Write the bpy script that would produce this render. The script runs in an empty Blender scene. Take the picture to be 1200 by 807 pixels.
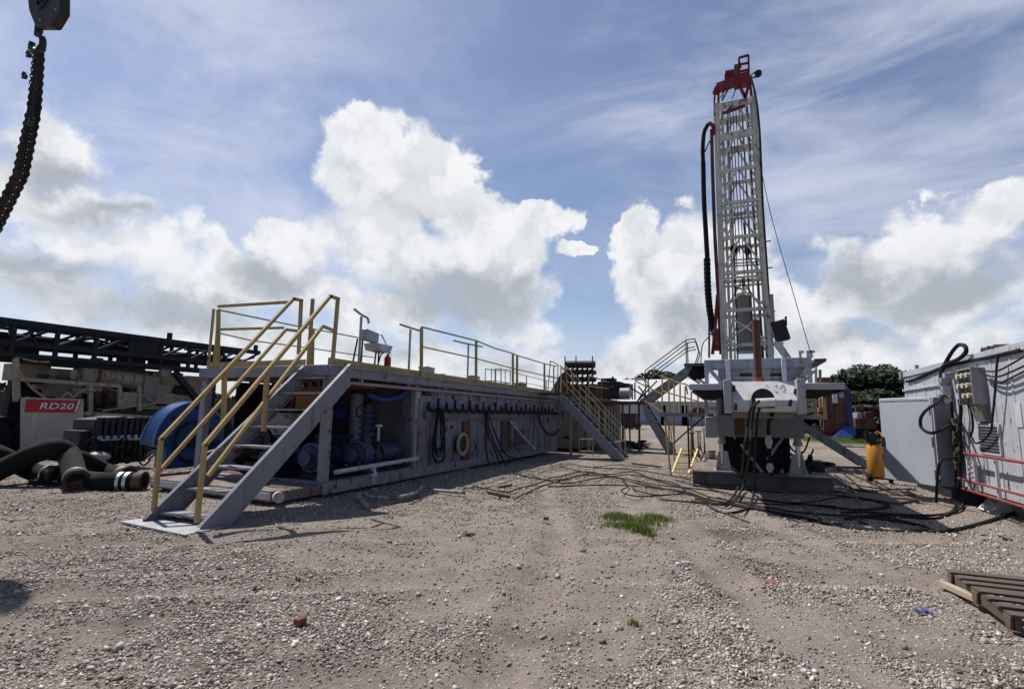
import bpy, math, random
import numpy as np
from mathutils import Vector, Matrix
random.seed(7); rng = np.random.default_rng(11)
SC = bpy.context.scene; COL = SC.collection
R = math.radians

# ------------------------------------------------------------------ camera frame
YAW, PITCH, ROLL, EYE, FOC = R(23), math.atan(81.5/600), R(.9), 1.5, 600.
_fw = Vector((-math.sin(YAW)*math.cos(PITCH), math.cos(YAW)*math.cos(PITCH), math.sin(PITCH)))
_r0 = Vector((math.cos(YAW), math.sin(YAW), 0)); _u0 = _r0.cross(_fw)
_r = _r0*math.cos(ROLL) + _u0*math.sin(ROLL); _u = -_r0*math.sin(ROLL) + _u0*math.cos(ROLL)
CAM = Vector((0, 0, EYE))
def ray(px, py): return _fw + _r*((px-600)/FOC) + _u*((403.5-py)/FOC)
def G(px, py, z=0.): d = ray(px, py); return CAM + d*((z-EYE)/d.z)      # sight line meets height z
def PX(px, py, X): d = ray(px, py); return CAM + d*(X/d.x)               # meets plane x = X
def PY(px, py, Y): d = ray(px, py); return CAM + d*(Y/d.y)               # meets plane y = Y
def V(*a): return Vector(a)

cd = bpy.data.cameras.new('camera'); cam = bpy.data.objects.new('camera', cd); COL.objects.link(cam)
cd.sensor_width = 36; cd.lens = 18; cd.clip_start = .05; cd.clip_end = 6000
M = Matrix((_r, _u, -_fw)).transposed().to_4x4(); M.translation = CAM
cam.matrix_world = M; SC.camera = cam

# ------------------------------------------------------------------ noise in numpy
def _h(ix, iy, s):
    n = (ix*374761393 + iy*668265263 + s*974634777) & 0x7fffffff
    n = ((n ^ (n >> 13))*1274126177) & 0x7fffffff
    return ((n ^ (n >> 16)) & 0xffff)/65535.
def vnoise(x, y, s=0):
    ix = np.floor(x).astype(np.int64); iy = np.floor(y).astype(np.int64); fx = x-ix; fy = y-iy
    fx = fx*fx*(3-2*fx); fy = fy*fy*(3-2*fy)
    return ((_h(ix,iy,s)*(1-fx)+_h(ix+1,iy,s)*fx)*(1-fy) + (_h(ix,iy+1,s)*(1-fx)+_h(ix+1,iy+1,s)*fx)*fy)
def fbm(x, y, s=0, o=4):
    a = .5; t = 0; n = 0
    for k in range(o): t = t+a*vnoise(x*2**k+k*17.3, y*2**k-k*9.1, s+k); n += a; a *= .5
    return t/n
def ss(a, b, x): t = np.clip((x-a)/(b-a), 0, 1); return t*t*(3-2*t)
RUTS = [((-.6,3.2),(-3.2,13),.3), ((1.6,3),(-1.2,11),1.2), ((-6.5,3.0),(2.5,7.6),2.)]
def hgt(x, y):
    d = np.hypot(x+2, y-6)
    rut = 0
    for (ax, ay), (bx_, by), ph in RUTS:
        dx, dy = bx_-ax, by-ay; L2 = math.hypot(dx, dy); t = ((x-ax)*dx+(y-ay)*dy)/L2; o = ((x-ax)*-dy+(y-ay)*dx)/L2+.25*np.sin(t*.5+ph)
        f = ss(-1, 0, t)*ss(L2+1, L2, t)
        for c in (-.85, .85): q = (o-c)/.16; rut = rut+f*(-.035*np.exp(-q*q)+.022*np.exp(-((np.abs(o-c)-.30)/.10)**2))
    return rut + ((fbm(x*.35, y*.35, 3)-.5)*.10 + (fbm(x*1.7, y*1.7, 5)-.5)*.035)*ss(60, 20, d)*1. - .012
def blobm(x, y, px, py, rx, ry, ang=0):
    c = G(px, py); ca, sa = math.cos(ang), math.sin(ang); dx = x-c.x; dy = y-c.y
    return np.exp(-(((dx*ca+dy*sa)/rx)**2+((-dx*sa+dy*ca)/ry)**2))
def gravel(x, y):
    m = fbm(x*.55+3, y*.55, 21)*1.0 + (fbm(x*2.3, y*2.3, 33)-.5)*.8 - .05
    for b, w in (((500,740,.9,.5,.4),.5), ((300,700,1.1,.7,0),.25), ((840,700,.35,.9,-.5),.35), ((1000,690,1.,.3,.2),.25), ((1130,660,.8,.4,0),.3), ((900,760,.4,.3,0),.35),
                 ((830,770,.3,.3,0),.3), ((180,640,1.5,.8,0),.3),
                 ((640,690,.9,1.0,-.3),-.4), ((560,650,1.6,.8,-.3),-.35), ((1000,730,.5,.3,0),-.35), ((800,730,.35,.5,0),-.45), ((960,660,1.6,.35,.3),-.3),
                 ((1090,745,.7,.25,0),-.35), ((120,740,.5,.3,0),-.3), ((700,770,.15,.5,0),-.3), ((330,650,1.6,.5,.1),-.25)):
        m = m + w*blobm(x, y, *b)
    for (ax, ay), (bx_, by), ph in RUTS:
        dx, dy = bx_-ax, by-ay; L2 = math.hypot(dx, dy); t = ((x-ax)*dx+(y-ay)*dy)/L2; o = ((x-ax)*-dy+(y-ay)*dx)/L2+.25*np.sin(t*.5+ph); f = ss(-1, 0, t)*ss(L2+1, L2, t)
        for c in (-.85, .85): m = m+f*(-.34*np.exp(-((o-c)/.22)**2)+.16*np.exp(-((np.abs(o-c)-.42)/.14)**2))
    return np.clip(m, 0, 1)

# ------------------------------------------------------------------ mesh builder
def rootof(o):
    while o.parent: o = o.parent
    return o
class MB:
    def __init__(s): s.v = []; s.f = []
    def add(s, vs, fs):
        n = len(s.v); s.v += [tuple(v) for v in vs]; s.f += [tuple(i+n for i in f) for f in fs]; return s
    def hexa(s, c): return s.add(c, [(0,3,2,1),(4,5,6,7),(0,1,5,4),(1,2,6,5),(2,3,7,6),(3,0,4,7)])
    def box(s, x0, x1, y0, y1, z0, z1):
        return s.hexa([(x0,y0,z0),(x1,y0,z0),(x1,y1,z0),(x0,y1,z0),(x0,y0,z1),(x1,y0,z1),(x1,y1,z1),(x0,y1,z1)])
    def cbox(s, c, sx, sy, sz, rot=None):
        pts = [Vector(p) for p in ((-1,-1,-1),(1,-1,-1),(1,1,-1),(-1,1,-1),(-1,-1,1),(1,-1,1),(1,1,1),(-1,1,1))]
        o = []
        for p in pts:
            q = Vector((p.x*sx/2, p.y*sy/2, p.z*sz/2))
            if rot: q = rot @ q
            o.append(Vector(c)+q)
        return s.hexa(o)
    def bar(s, p, q, w, h=None, up=(0,0,1)):
        p = Vector(p); q = Vector(q); h = h or w; d = (q-p).normalized(); up = Vector(up)
        if abs(d.dot(up)) > .95: up = Vector((1,0,0)) if abs(d.x) < .9 else Vector((0,1,0))
        a = d.cross(up).normalized()*w/2; b = a.cross(d).normalized()*h/2
        return s.hexa([p-a-b, p+a-b, p+a+b, p-a+b, q-a-b, q+a-b, q+a+b, q-a+b])
    def tube(s, pts, r, n=8, cap=True):
        pts = [Vector(p) for p in pts]; k = len(pts); rs = r if isinstance(r, (list, tuple)) else [r]*k
        base = len(s.v); prev = None
        for i, p in enumerate(pts):
            d = (pts[min(i+1, k-1)]-pts[max(i-1, 0)]).normalized()
            if prev is None:
                a = d.orthogonal().normalized()
            else: a = (prev-d*prev.dot(d)).normalized()
            prev = a; b = d.cross(a)
            for j in range(n):
                t = 2*math.pi*j/n; s.v.append(tuple(p+(a*math.cos(t)+b*math.sin(t))*rs[i]))
        for i in range(k-1):
            for j in range(n):
                s.f.append((base+i*n+j, base+i*n+(j+1)%n, base+(i+1)*n+(j+1)%n, base+(i+1)*n+j))
        if cap:
            s.f.append(tuple(base+j for j in reversed(range(n)))); s.f.append(tuple(base+(k-1)*n+j for j in range(n)))
        return s
    def cyl(s, p, q, r, n=16, r2=None): return s.tube([p, q], [r, r if r2 is None else r2], n)
    def ring(s, c, axis, ro, ri, th, n=24):
        c = Vector(c); ax = Vector(axis).normalized(); a = ax.orthogonal().normalized(); b = ax.cross(a); base = len(s.v)
        for j in range(n):
            t = 2*math.pi*j/n; e = a*math.cos(t)+b*math.sin(t)
            for rr, o in ((ro,-th/2),(ro,th/2),(ri,th/2),(ri,-th/2)): s.v.append(tuple(c+e*rr+ax*o))
        for j in range(n):
            k = (j+1) % n
            for m in range(4): s.f.append((base+j*4+m, base+j*4+(m+1)%4, base+k*4+(m+1)%4, base+k*4+m))
        return s
    def prism(s, pts, vec):
        pts = [Vector(p) for p in pts]; vec = Vector(vec); n = len(pts)
        return s.add(pts+[p+vec for p in pts], [tuple(range(n))[::-1], tuple(range(n, 2*n))]+[(i,(i+1)%n,(i+1)%n+n,i+n) for i in range(n)])
    def ball(s, c, r, sc=(1,1,1), n=12, m=8):
        c = Vector(c); base = len(s.v)
        s.v.append((c.x, c.y, c.z+r*sc[2]))
        for i in range(1, m):
            ph = math.pi*i/m
            for j in range(n):
                t = 2*math.pi*j/n; s.v.append((c.x+r*sc[0]*math.sin(ph)*math.cos(t), c.y+r*sc[1]*math.sin(ph)*math.sin(t), c.z+r*sc[2]*math.cos(ph)))
        s.v.append((c.x, c.y, c.z-r*sc[2])); last = len(s.v)-1
        for j in range(n): s.f.append((base, base+1+j, base+1+(j+1)%n))
        for i in range(m-2):
            for j in range(n):
                a = base+1+i*n+j; b = base+1+i*n+(j+1)%n; s.f.append((a, a+n, b+n, b))
        for j in range(n): s.f.append((last, base+1+(m-2)*n+(j+1)%n, base+1+(m-2)*n+j))
        return s
    def build(s, name, mat, parent=None, bevel=0, label=None, cat=None, group=None, kind=None, smooth=True):
        if parent is None:
            a = np.array(s.v); loc = Vector(((a[:,0].min()+a[:,0].max())/2, (a[:,1].min()+a[:,1].max())/2, a[:,2].min()))
        else: loc = Vector(rootof(parent).location)
        me = bpy.data.meshes.new(name); me.from_pydata([(x-loc.x, y-loc.y, z-loc.z) for x, y, z in s.v], [], s.f); me.update()
        if smooth: me.shade_smooth(); me.set_sharp_from_angle(angle=R(38))
        me.materials.append(mat); o = bpy.data.objects.new(name, me); COL.objects.link(o)
        if parent is None: o.location = loc
        else: o.parent = parent
        if bevel:
            b = o.modifiers.new('bevel', 'BEVEL'); b.width = bevel; b.segments = 1; b.limit_method = 'ANGLE'; b.angle_limit = R(50)
        tag(o, label, cat, group, kind); return o
def tag(o, label=None, cat=None, group=None, kind=None):
    if label: o['label'] = label
    if cat: o['category'] = cat
    if group: o['group'] = group
    if kind: o['kind'] = kind
    return o
def thing(name, label, cat, loc, group=None):
    o = bpy.data.objects.new(name, None); o.empty_display_size = .2; COL.objects.link(o); o.location = loc
    return tag(o, label, cat, group)
def copy_tree(o, parent=None):
    c = o.copy(); COL.objects.link(c)
    if parent: c.parent = parent
    for ch in list(o.children): copy_tree(ch, c)
    return c
def spline(pts, n=8):
    pts = [Vector(p) for p in pts]; out = []
    P = [pts[0]*2-pts[1]]+pts+[pts[-1]*2-pts[-2]]
    for i in range(1, len(P)-2):
        for k in range(n):
            t = k/n; a, b, c, d = P[i-1], P[i], P[i+1], P[i+2]
            out.append(.5*((2*b)+(c-a)*t+(2*a-5*b+4*c-d)*t*t+(3*b-a-3*c+d)*t*t*t))
    out.append(pts[-1]); return out

# ------------------------------------------------------------------ materials
def newmat(name):
    m = bpy.data.materials.new(name); m.use_nodes = True; nt = m.node_tree; nt.nodes.clear()
    out = nt.nodes.new('ShaderNodeOutputMaterial'); bs = nt.nodes.new('ShaderNodeBsdfPrincipled'); nt.links.new(bs.outputs[0], out.inputs[0])
    return m, nt, bs
class NT:
    def __init__(s, nt): s.nt = nt
    def n(s, t, **k):
        x = s.nt.nodes.new(t)
        for a, b in k.items(): setattr(x, a, b)
        return x
    def l(s, a, b): s.nt.links.new(a, b)
    def val(s, sock, v):
        if hasattr(v, 'is_output') or isinstance(v, bpy.types.NodeSocket): s.l(v, sock)
        else: sock.default_value = v
    def math(s, op, a, b=None, c=None, clamp=False):
        x = s.n('ShaderNodeMath', operation=op, use_clamp=clamp)
        for i, v in enumerate((a, b, c)):
            if v is not None: s.val(x.inputs[i], v)
        return x.outputs[0]
    def vm(s, op, a, b=None, out=0):
        x = s.n('ShaderNodeVectorMath', operation=op)
        for i, v in enumerate((a, b)):
            if v is not None: s.val(x.inputs[i], v)
        return x.outputs[out]
    def mix(s, f, a, b, mode='MIX'):
        x = s.n('ShaderNodeMix', data_type='RGBA', blend_type=mode); s.val(x.inputs[0], f); s.val(x.inputs[6], a); s.val(x.inputs[7], b); return x.outputs[2]
    def noise(s, vec, scale, detail=5, rough=.55, dist=0):
        x = s.n('ShaderNodeTexNoise'); s.l(vec, x.inputs['Vector']); x.inputs['Scale'].default_value = scale; x.inputs['Detail'].default_value = detail
        x.inputs['Roughness'].default_value = rough; x.inputs['Distortion'].default_value = dist; return x.outputs[0]
    def smooth(s, v, a, b, c=0., d=1.):
        x = s.n('ShaderNodeMapRange', interpolation_type='SMOOTHSTEP'); s.val(x.inputs[0], v)
        for i, q in enumerate((a, b, c, d)): x.inputs[1+i].default_value = q
        return x.outputs[0]
def c4(c, k=1.): return (c[0]*k, c[1]*k, c[2]*k, 1)
def paint(name, col, rough=.5, rust=.35, dirt=.5, metal=0., bump=.15, rc=(.16,.065,.03), dc=(.17,.14,.11), fs=1., mud_=.75):
    m, nt, bs = newmat(name); N = NT(nt); tc = N.n('ShaderNodeTexCoord').outputs['Object']
    a = N.noise(tc, 1.3*fs, 8, .62); b = N.noise(tc, 5*fs, 10, .68); fine = N.noise(tc, 60, 4, .6)
    mp = N.n('ShaderNodeMapping'); N.l(tc, mp.inputs[0]); mp.inputs['Scale'].default_value = (9*fs, 9*fs, .5*fs); st = N.noise(mp.outputs[0], 1, 6, .6)
    tint = N.smooth(a, .3, .7, .82, 1.12); cc = N.mix(1., c4(col), tint, 'MULTIPLY')
    dm = N.math('MULTIPLY', N.smooth(N.math('ADD', N.math('MULTIPLY', a, .5), N.math('MULTIPLY', st, .5)), .47, .66), dirt)
    cc = N.mix(dm, cc, c4(dc))
    rm = N.smooth(N.math('ADD', N.math('MULTIPLY', b, .7), N.math('MULTIPLY', st, .3)), .70-.26*rust, .76-.24*rust)
    rcol = N.mix(fine, c4(rc, .6), c4(rc, 1.7))
    cc = N.mix(rm if rust > 0 else 0., cc, rcol)
    N.l(cc, bs.inputs['Base Color']); bs.inputs['Metallic'].default_value = metal
    gp = N.n('ShaderNodeNewGeometry').outputs['Position']; gs = N.n('ShaderNodeSeparateXYZ'); N.l(gp, gs.inputs[0])
    mud = N.math('MULTIPLY', N.smooth(gs.outputs[2], .55, .02), N.smooth(N.noise(gp, 6, 6, .65), .38, .62, 0, mud_)); cc = N.mix(mud, cc, (.17,.14,.115,1))
    mp2 = N.n('ShaderNodeMapping'); N.l(gp, mp2.inputs[0]); mp2.inputs['Scale'].default_value = (22, 22, .9); drip = N.smooth(N.noise(mp2.outputs[0], 1, 4, .6), .52, .72, 0, .55*min(1., dirt+.1))
    cc = N.mix(drip, cc, c4((col[0]*.35+rc[0]*.35, col[1]*.35+rc[1]*.35, col[2]*.35+rc[2]*.35)))
    rr = N.math('ADD', N.math('MULTIPLY', rm if rust > 0 else a, .35), N.math('ADD', N.math('MULTIPLY', b, .25), rough-.12), clamp=True); N.l(rr, bs.inputs['Roughness'])
    bp = N.n('ShaderNodeBump'); bp.inputs['Strength'].default_value = bump; bp.inputs['Distance'].default_value = .01
    N.l(N.math('ADD', N.math('MULTIPLY', b, .6), N.math('MULTIPLY', fine, .3)), bp.inputs['Height']); N.l(bp.outputs[0], bs.inputs['Normal'])
    bs.inputs['Specular IOR Level'].default_value = .35
    return m
grey = paint('grey_paint', (.225,.235,.275), .5, .60, .75)
grey2 = paint('light_grey_paint', (.28,.29,.33), .5, .66, .8)
wallp = paint('tank_wall_paint', (.235,.25,.32), .5, .66, 1., bump=.4, dc=(.11,.095,.085))
pale = paint('pale_grey_paint', (.55,.56,.59), .5, .3, .5)
white = paint('white_paint', (.58,.575,.56), .5, .36, .65, rc=(.3,.13,.07))
mastw = paint('mast_paint', (.64,.62,.55), .55, .58, .6)
yellow = paint('yellow_paint', (.44,.315,.12), .6, .42, .7)
byellow = paint('bright_yellow_paint', (.75,.58,.12), .5, .15, .3)
oryel = paint('compressor_yellow', (.58,.27,.045), .45, .1, .3)
rust = paint('rusty_steel', (.10,.052,.034), .8, .5, .6, dc=(.06,.05,.042))
redrust = paint('red_primer', (.13,.03,.022), .6, .4, .5)
red = paint('red_paint', (.20,.012,.018), .45, .2, .35)
bred = paint('bright_red', (.5,.02,.02), .4, 0, .2)
blue = paint('blue_paint', (.018,.06,.21), .33, .2, .45, dc=(.04,.04,.05))
pumpblue = paint('pump_blue', (.022,.034,.10), .5, .3, .7, dc=(.05,.045,.04))
cream = paint('cream_paint', (.31,.275,.205), .5, .62, .75, dc=(.10,.085,.065))
creamp = paint('panel_cream', (.43,.375,.31), .5, .12, .3)
dark = paint('dark_steel', (.020,.020,.023), .6, .2, .3, dc=(.045,.038,.034))
navy = paint('black_mast_paint', (.012,.013,.022), .6, .0, .25, dc=(.04,.035,.03))
rubber = paint('black_rubber', (.006,.006,.007), .75, 0, .12, dc=(.035,.031,.028), mud_=.12)
cablem = paint('cable_rubber', (.008,.008,.009), .65, 0, .3, dc=(.05,.045,.04), mud_=.2)
galv = paint('galvanised', (.42,.43,.44), .42, .12, .4, metal=.4)
chrome = paint('bright_steel', (.62,.62,.62), .25, 0, .2, metal=.9, bump=.03)
wood = paint('old_wood', (.15,.095,.065), .85, .0, .6, bump=.6, dc=(.09,.065,.05))
wood2 = paint('dark_plank', (.115,.085,.068), .85, .0, .6, bump=.6, dc=(.075,.065,.058))
bldg = paint('far_wall', (.42,.45,.48), .6, 0, .2); roofm = paint('far_roof', (.55,.55,.56), .5, 0, .15)
bluecloth = paint('blue_cloth', (.025,.07,.26), .7, 0, .3); brownp = paint('brown_lid', (.30,.09,.04), .5, 0, .3)
winblack = paint('louver_dark', (.02,.02,.022), .6, 0, .1)
grate = paint('deck_grating', (.07,.065,.06), .7, .5, .4)
orangep = paint('orange_paint', (.15,.045,.018), .5, .3, .3)
hookm = paint('hook_iron', (.030,.026,.024), .6, .3, .3)

def mat_ground():
    m, nt, bs = newmat('gravel_ground'); N = NT(nt); g = N.n('ShaderNodeNewGeometry').outputs['Position']
    at = N.n('ShaderNodeAttribute', attribute_name='gravel').outputs['Fac']; gr = N.n('ShaderNodeAttribute', attribute_name='grass').outputs['Fac']; dk = N.n('ShaderNodeAttribute', attribute_name='dark_patch').outputs['Fac']
    big = N.noise(g, .35, 6, .6); mid = N.noise(g, 2.2, 8, .65); fine = N.noise(g, 28, 6, .7); vf = N.noise(g, 160, 3, .7)
    dirt = N.mix(N.smooth(mid, .35, .65), (.180,.144,.116,1), (.282,.234,.193,1))
    dirt = N.mix(N.smooth(big, .35, .65, 0, .5), dirt, (.268,.233,.204,1)); dirt = N.mix(N.smooth(fine, .35, .7, 0, .6), dirt, (.35,.302,.258,1))
    v1 = N.n('ShaderNodeTexVoronoi', feature='F1'); N.l(g, v1.inputs['Vector']); v1.inputs['Scale'].default_value = 42
    v2 = N.n('ShaderNodeTexVoronoi', feature='F1'); N.l(g, v2.inputs['Vector']); v2.inputs['Scale'].default_value = 95
    hs = N.n('ShaderNodeSeparateColor'); N.l(v1.outputs['Color'], hs.inputs[0]); hs2 = N.n('ShaderNodeSeparateColor'); N.l(v2.outputs['Color'], hs2.inputs[0])
    st = N.mix(hs.outputs[0], (.18,.147,.118,1), (.49,.43,.37,1)); st = N.mix(N.smooth(v1.outputs['Distance'], .45, .8), st, (.18,.15,.123,1))
    st2 = N.mix(hs2.outputs[0], (.18,.15,.125,1), (.52,.465,.415,1))
    gm = N.smooth(N.math('ADD', at, N.math('MULTIPLY', N.math('SUBTRACT', fine, .5), .8)), .28, .62)
    pick = N.math('MULTIPLY', N.math('GREATER_THAN', hs.outputs[1], N.math('SUBTRACT', 1.02, N.math('MULTIPLY', gm, .75))), 1.)
    pick2 = N.math('MULTIPLY', N.math('GREATER_THAN', hs2.outputs[1], .70), N.smooth(v2.outputs['Distance'], .55, .3))
    c = N.mix(pick2, dirt, st2); c = N.mix(pick, c, st)
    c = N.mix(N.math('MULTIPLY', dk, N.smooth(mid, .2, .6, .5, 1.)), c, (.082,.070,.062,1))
    c = N.mix(N.math('MULTIPLY', gr, N.smooth(fine, .3, .6)), c, (.06,.10,.025,1))
    N.l(c, bs.inputs['Base Color']); bs.inputs['Roughness'].default_value = .95; bs.inputs['Specular IOR Level'].default_value = .12
    bp = N.n('ShaderNodeBump'); bp.inputs['Strength'].default_value = .9; bp.inputs['Distance'].default_value = .035
    hh = N.math('ADD', N.math('MULTIPLY', fine, .8), N.math('MULTIPLY', N.math('MULTIPLY', pick, N.math('SUBTRACT', 1., v1.outputs['Distance'])), .8)); hh = N.math('ADD', hh, N.math('MULTIPLY', vf, .25))
    N.l(hh, bp.inputs['Height']); N.l(bp.outputs[0], bs.inputs['Normal']); return m
def mat_stone():
    m, nt, bs = newmat('stone'); N = NT(nt); gi = N.n('ShaderNodeNewGeometry'); rnd = gi.outputs['Random Per Island']
    ra = N.n('ShaderNodeValToRGB'); N.l(rnd, ra.inputs[0]); e = ra.color_ramp; e.elements[0].color = (.15,.117,.093,1); e.elements[1].color = (.72,.66,.60,1)
    for p, c in ((.2,(.24,.198,.165,1)), (.5,(.34,.292,.25,1)), (.75,(.44,.395,.35,1)), (.93,(.56,.52,.475,1))): x = e.elements.new(p); x.color = c
    f = N.noise(gi.outputs['Position'], 120, 3, .6); N.l(N.mix(.5, ra.outputs[0], f, 'OVERLAY'), bs.inputs['Base Color']); bs.inputs['Roughness'].default_value = .92; bs.inputs['Specular IOR Level'].default_value = .15
    return m
def mat_leaf(name, a, b, tr=.0):
    m, nt, bs = newmat(name); N = NT(nt); gi = N.n('ShaderNodeNewGeometry')
    N.l(N.mix(gi.outputs['Random Per Island'], c4(a), c4(b)), bs.inputs['Base Color']); bs.inputs['Roughness'].default_value = .6; bs.inputs['Specular IOR Level'].default_value = .2
    return m
leafm = mat_leaf('oak_leaves', (.012,.022,.008), (.036,.052,.016)); grassm = mat_leaf('grass_blades', (.14,.20,.03), (.30,.34,.09)); bark = paint('bark', (.10,.08,.06), .9, 0, .4)

# ------------------------------------------------------------------ ground
def ground():
    def axis(c0, c1, st, far):
        a = list(np.arange(c0, c1+1e-6, st)); s = st; x = c1
        while x < far: s *= 1.18; x += s; a.append(x)
        s = st; x = c0
        while x > -far: s *= 1.18; x -= s; a.insert(0, x)
        return np.array(a)
    xs = axis(-13, 7, .06, 2500); ys = axis(1, 17, .06, 2500); nx, ny = len(xs), len(ys)
    X, Y = np.meshgrid(xs, ys); X = X.ravel(); Y = Y.ravel(); Z = hgt(X, Y) + (fbm(X*6, Y*6, 41, 3)-.5)*.018*ss(25, 12, np.hypot(X, Y))
    i = np.arange(nx*ny).reshape(ny, nx); f = np.stack([i[:-1,:-1], i[:-1,1:], i[1:,1:], i[1:,:-1]], -1).reshape(-1, 4)
    me = bpy.data.meshes.new('ground'); me.vertices.add(nx*ny); me.vertices.foreach_set('co', np.stack([X, Y, Z], 1).ravel().astype(np.float32))
    me.loops.add(f.size); me.loops.foreach_set('vertex_index', f.ravel().astype(np.int32)); me.polygons.add(len(f)); me.polygons.foreach_set('loop_start', np.arange(0, f.size, 4, dtype=np.int32)); me.update(); me.validate(); me.shade_smooth()
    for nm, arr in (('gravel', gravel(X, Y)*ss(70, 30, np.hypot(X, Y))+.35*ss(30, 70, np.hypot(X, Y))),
                    ('grass', np.clip(ss(33, 36, Y+(fbm(X*.3, Y*.3, 8)-.5)*5)*ss(4, 7, X) + ss(110, 120, Y) + ss(40, 60, X)+ss(-60, -90, X)+ss(-20, -60, Y), 0, 1)*.95 + blobm(X, Y, 740, 612, .6, .4)*.55),
                    ('dark_patch', np.clip(sum(w*blobm(X, Y, *b) for b, w in (((617,737,.20,.13,0),1.9), ((880,655,.45,.12,0),.8), ((560,760,.25,.12,0),.6), ((260,700,.7,.15,.2),.6), ((60,640,1.8,.5,.2),.55), ((40,690,1.0,.4,0),.4), ((170,720,.5,.25,0),.8), ((880,660,.5,.2,.3),.9), ((310,770,.6,.22,.3),1.3),  # damp stains and plain darker ground patches, some at lower left
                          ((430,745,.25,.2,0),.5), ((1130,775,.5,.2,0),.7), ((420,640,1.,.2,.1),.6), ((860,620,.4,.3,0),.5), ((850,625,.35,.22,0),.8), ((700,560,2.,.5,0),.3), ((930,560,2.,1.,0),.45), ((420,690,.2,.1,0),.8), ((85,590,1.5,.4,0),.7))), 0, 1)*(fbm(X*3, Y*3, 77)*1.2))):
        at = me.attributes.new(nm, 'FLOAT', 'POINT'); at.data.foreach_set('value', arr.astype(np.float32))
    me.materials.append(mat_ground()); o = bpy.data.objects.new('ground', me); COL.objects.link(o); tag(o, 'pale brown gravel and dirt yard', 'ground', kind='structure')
ground()

def stones():
    # loose stones, thinning with distance from the camera
    N = 230000
    # sample in the wedge seen by the camera, evenly per area near, sparser far
    M2 = 620000; u = rng.random(M2); t = 2.3+(17-2.3)*u**1.25; s = (rng.random(M2)*2-1)*1.12
    dx = _r0.x*s*t + (-math.sin(YAW))*t; dy = _r0.y*s*t + math.cos(YAW)*t
    dn = gravel(dx, dy); keep = rng.random(M2) < np.clip((dn-.30)*1.55, .10, .78)
    x = dx[keep][:N]; y = dy[keep][:N]; t = t[keep][:N]; n = len(x)
    sz = (.0045+.0090*rng.random(n)**2.6+.012*(rng.random(n) < .05)*rng.random(n)+.016*(rng.random(n) < .004))*(1+ (t-3)*.05)
    base = np.array([(-1,-1,-1),(1,-1,-1),(1,1,-1),(-1,1,-1),(-1,-1,1),(1,-1,1),(1,1,1),(-1,1,1)], float)*.62
    P = base[None]*(1+(rng.random((n,8,3))-.5)*.9); P *= (sz[:,None,None])*np.stack([.8+.7*rng.random(n), .7+.5*rng.random(n), .35+.4*rng.random(n)], 1)[:,None,:]
    # random rotation
    q = rng.normal(size=(n,4)); q[:,1:3] *= .35; q /= np.linalg.norm(q, axis=1)[:,None]; w,a,b,c = q[:,0],q[:,1],q[:,2],q[:,3]
    Rm = np.stack([1-2*(b*b+c*c),2*(a*b-c*w),2*(a*c+b*w),2*(a*b+c*w),1-2*(a*a+c*c),2*(b*c-a*w),2*(a*c-b*w),2*(b*c+a*w),1-2*(a*a+b*b)],1).reshape(n,3,3)
    P = np.einsum('nij,nkj->nki', Rm, P); P[:,:,0] += x[:,None]; P[:,:,1] += y[:,None]; P[:,:,2] += (hgt(x,y)+sz*.22)[:,None]
    f = np.array([(0,3,2,1),(4,5,6,7),(0,1,5,4),(1,2,6,5),(2,3,7,6),(3,0,4,7)]); F = (f[None]+np.arange(n)[:,None,None]*8).reshape(-1,4)
    me = bpy.data.meshes.new('gravel_stones'); me.vertices.add(n*8); me.vertices.foreach_set('co', P.reshape(-1).astype(np.float32)); me.loops.add(F.size)
    me.loops.foreach_set('vertex_index', F.ravel().astype(np.int32)); me.polygons.add(len(F)); me.polygons.foreach_set('loop_start', np.arange(0, F.size, 4, dtype=np.int32)); me.update()
    me.materials.append(mat_stone()); o = bpy.data.objects.new('gravel_stones', me); COL.objects.link(o); tag(o, 'loose crushed gravel scattered over the yard', 'gravel', kind='stuff')
stones()

def blades(name, label, cat, centres, n, h, kind='stuff', mat=None):
    mb = MB()
    for k in range(n):
        c, rx, ry = centres[random.randrange(len(centres))]
        x = c.x+random.gauss(0, rx); y = c.y+random.gauss(0, ry); z = float(hgt(np.array([x]), np.array([y]))[0])-.005
        a = random.random()*6.283; hh = h*(.4+.9*random.random()); w = .0035+.003*random.random(); l = random.random()*.5*hh; b = random.random()*6.283
        dx, dy = math.cos(a)*w, math.sin(a)*w; lx, ly = math.cos(b)*l, math.sin(b)*l
        mb.add([(x-dx,y-dy,z),(x+dx,y+dy,z),(x+dx*.7+lx*.4,y+dy*.7+ly*.4,z+hh*.6),(x-dx*.7+lx*.4,y-dy*.7+ly*.4,z+hh*.6),(x+lx,y+ly,z+hh)], [(0,1,2,3),(3,2,4)])
    return mb.build(name, mat or grassm, label=label, cat=cat, kind=kind, smooth=False)
blades('grass_patch', 'bright green grass patch growing in the gravel in front of the rig', 'grass', [(G(725,606),.13,.12),(G(748,610),.17,.12),(G(768,606),.13,.10),(G(735,618),.14,.08),(G(752,622),.08,.05)], 3600, .075)
blades('weed_tuft', 'small dry weed tuft in the gravel at the front', 'weed', [(G(742,727),.03,.02)], 45, .045, 'thing')
blades('verge_grass', 'green grass verge behind the rig by the trees', 'grass', [(G(985,518),1.8,1.0),(G(1010,519),1.5,1.),(G(965,516),1.5,1.2)], 3500, .35)

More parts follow.
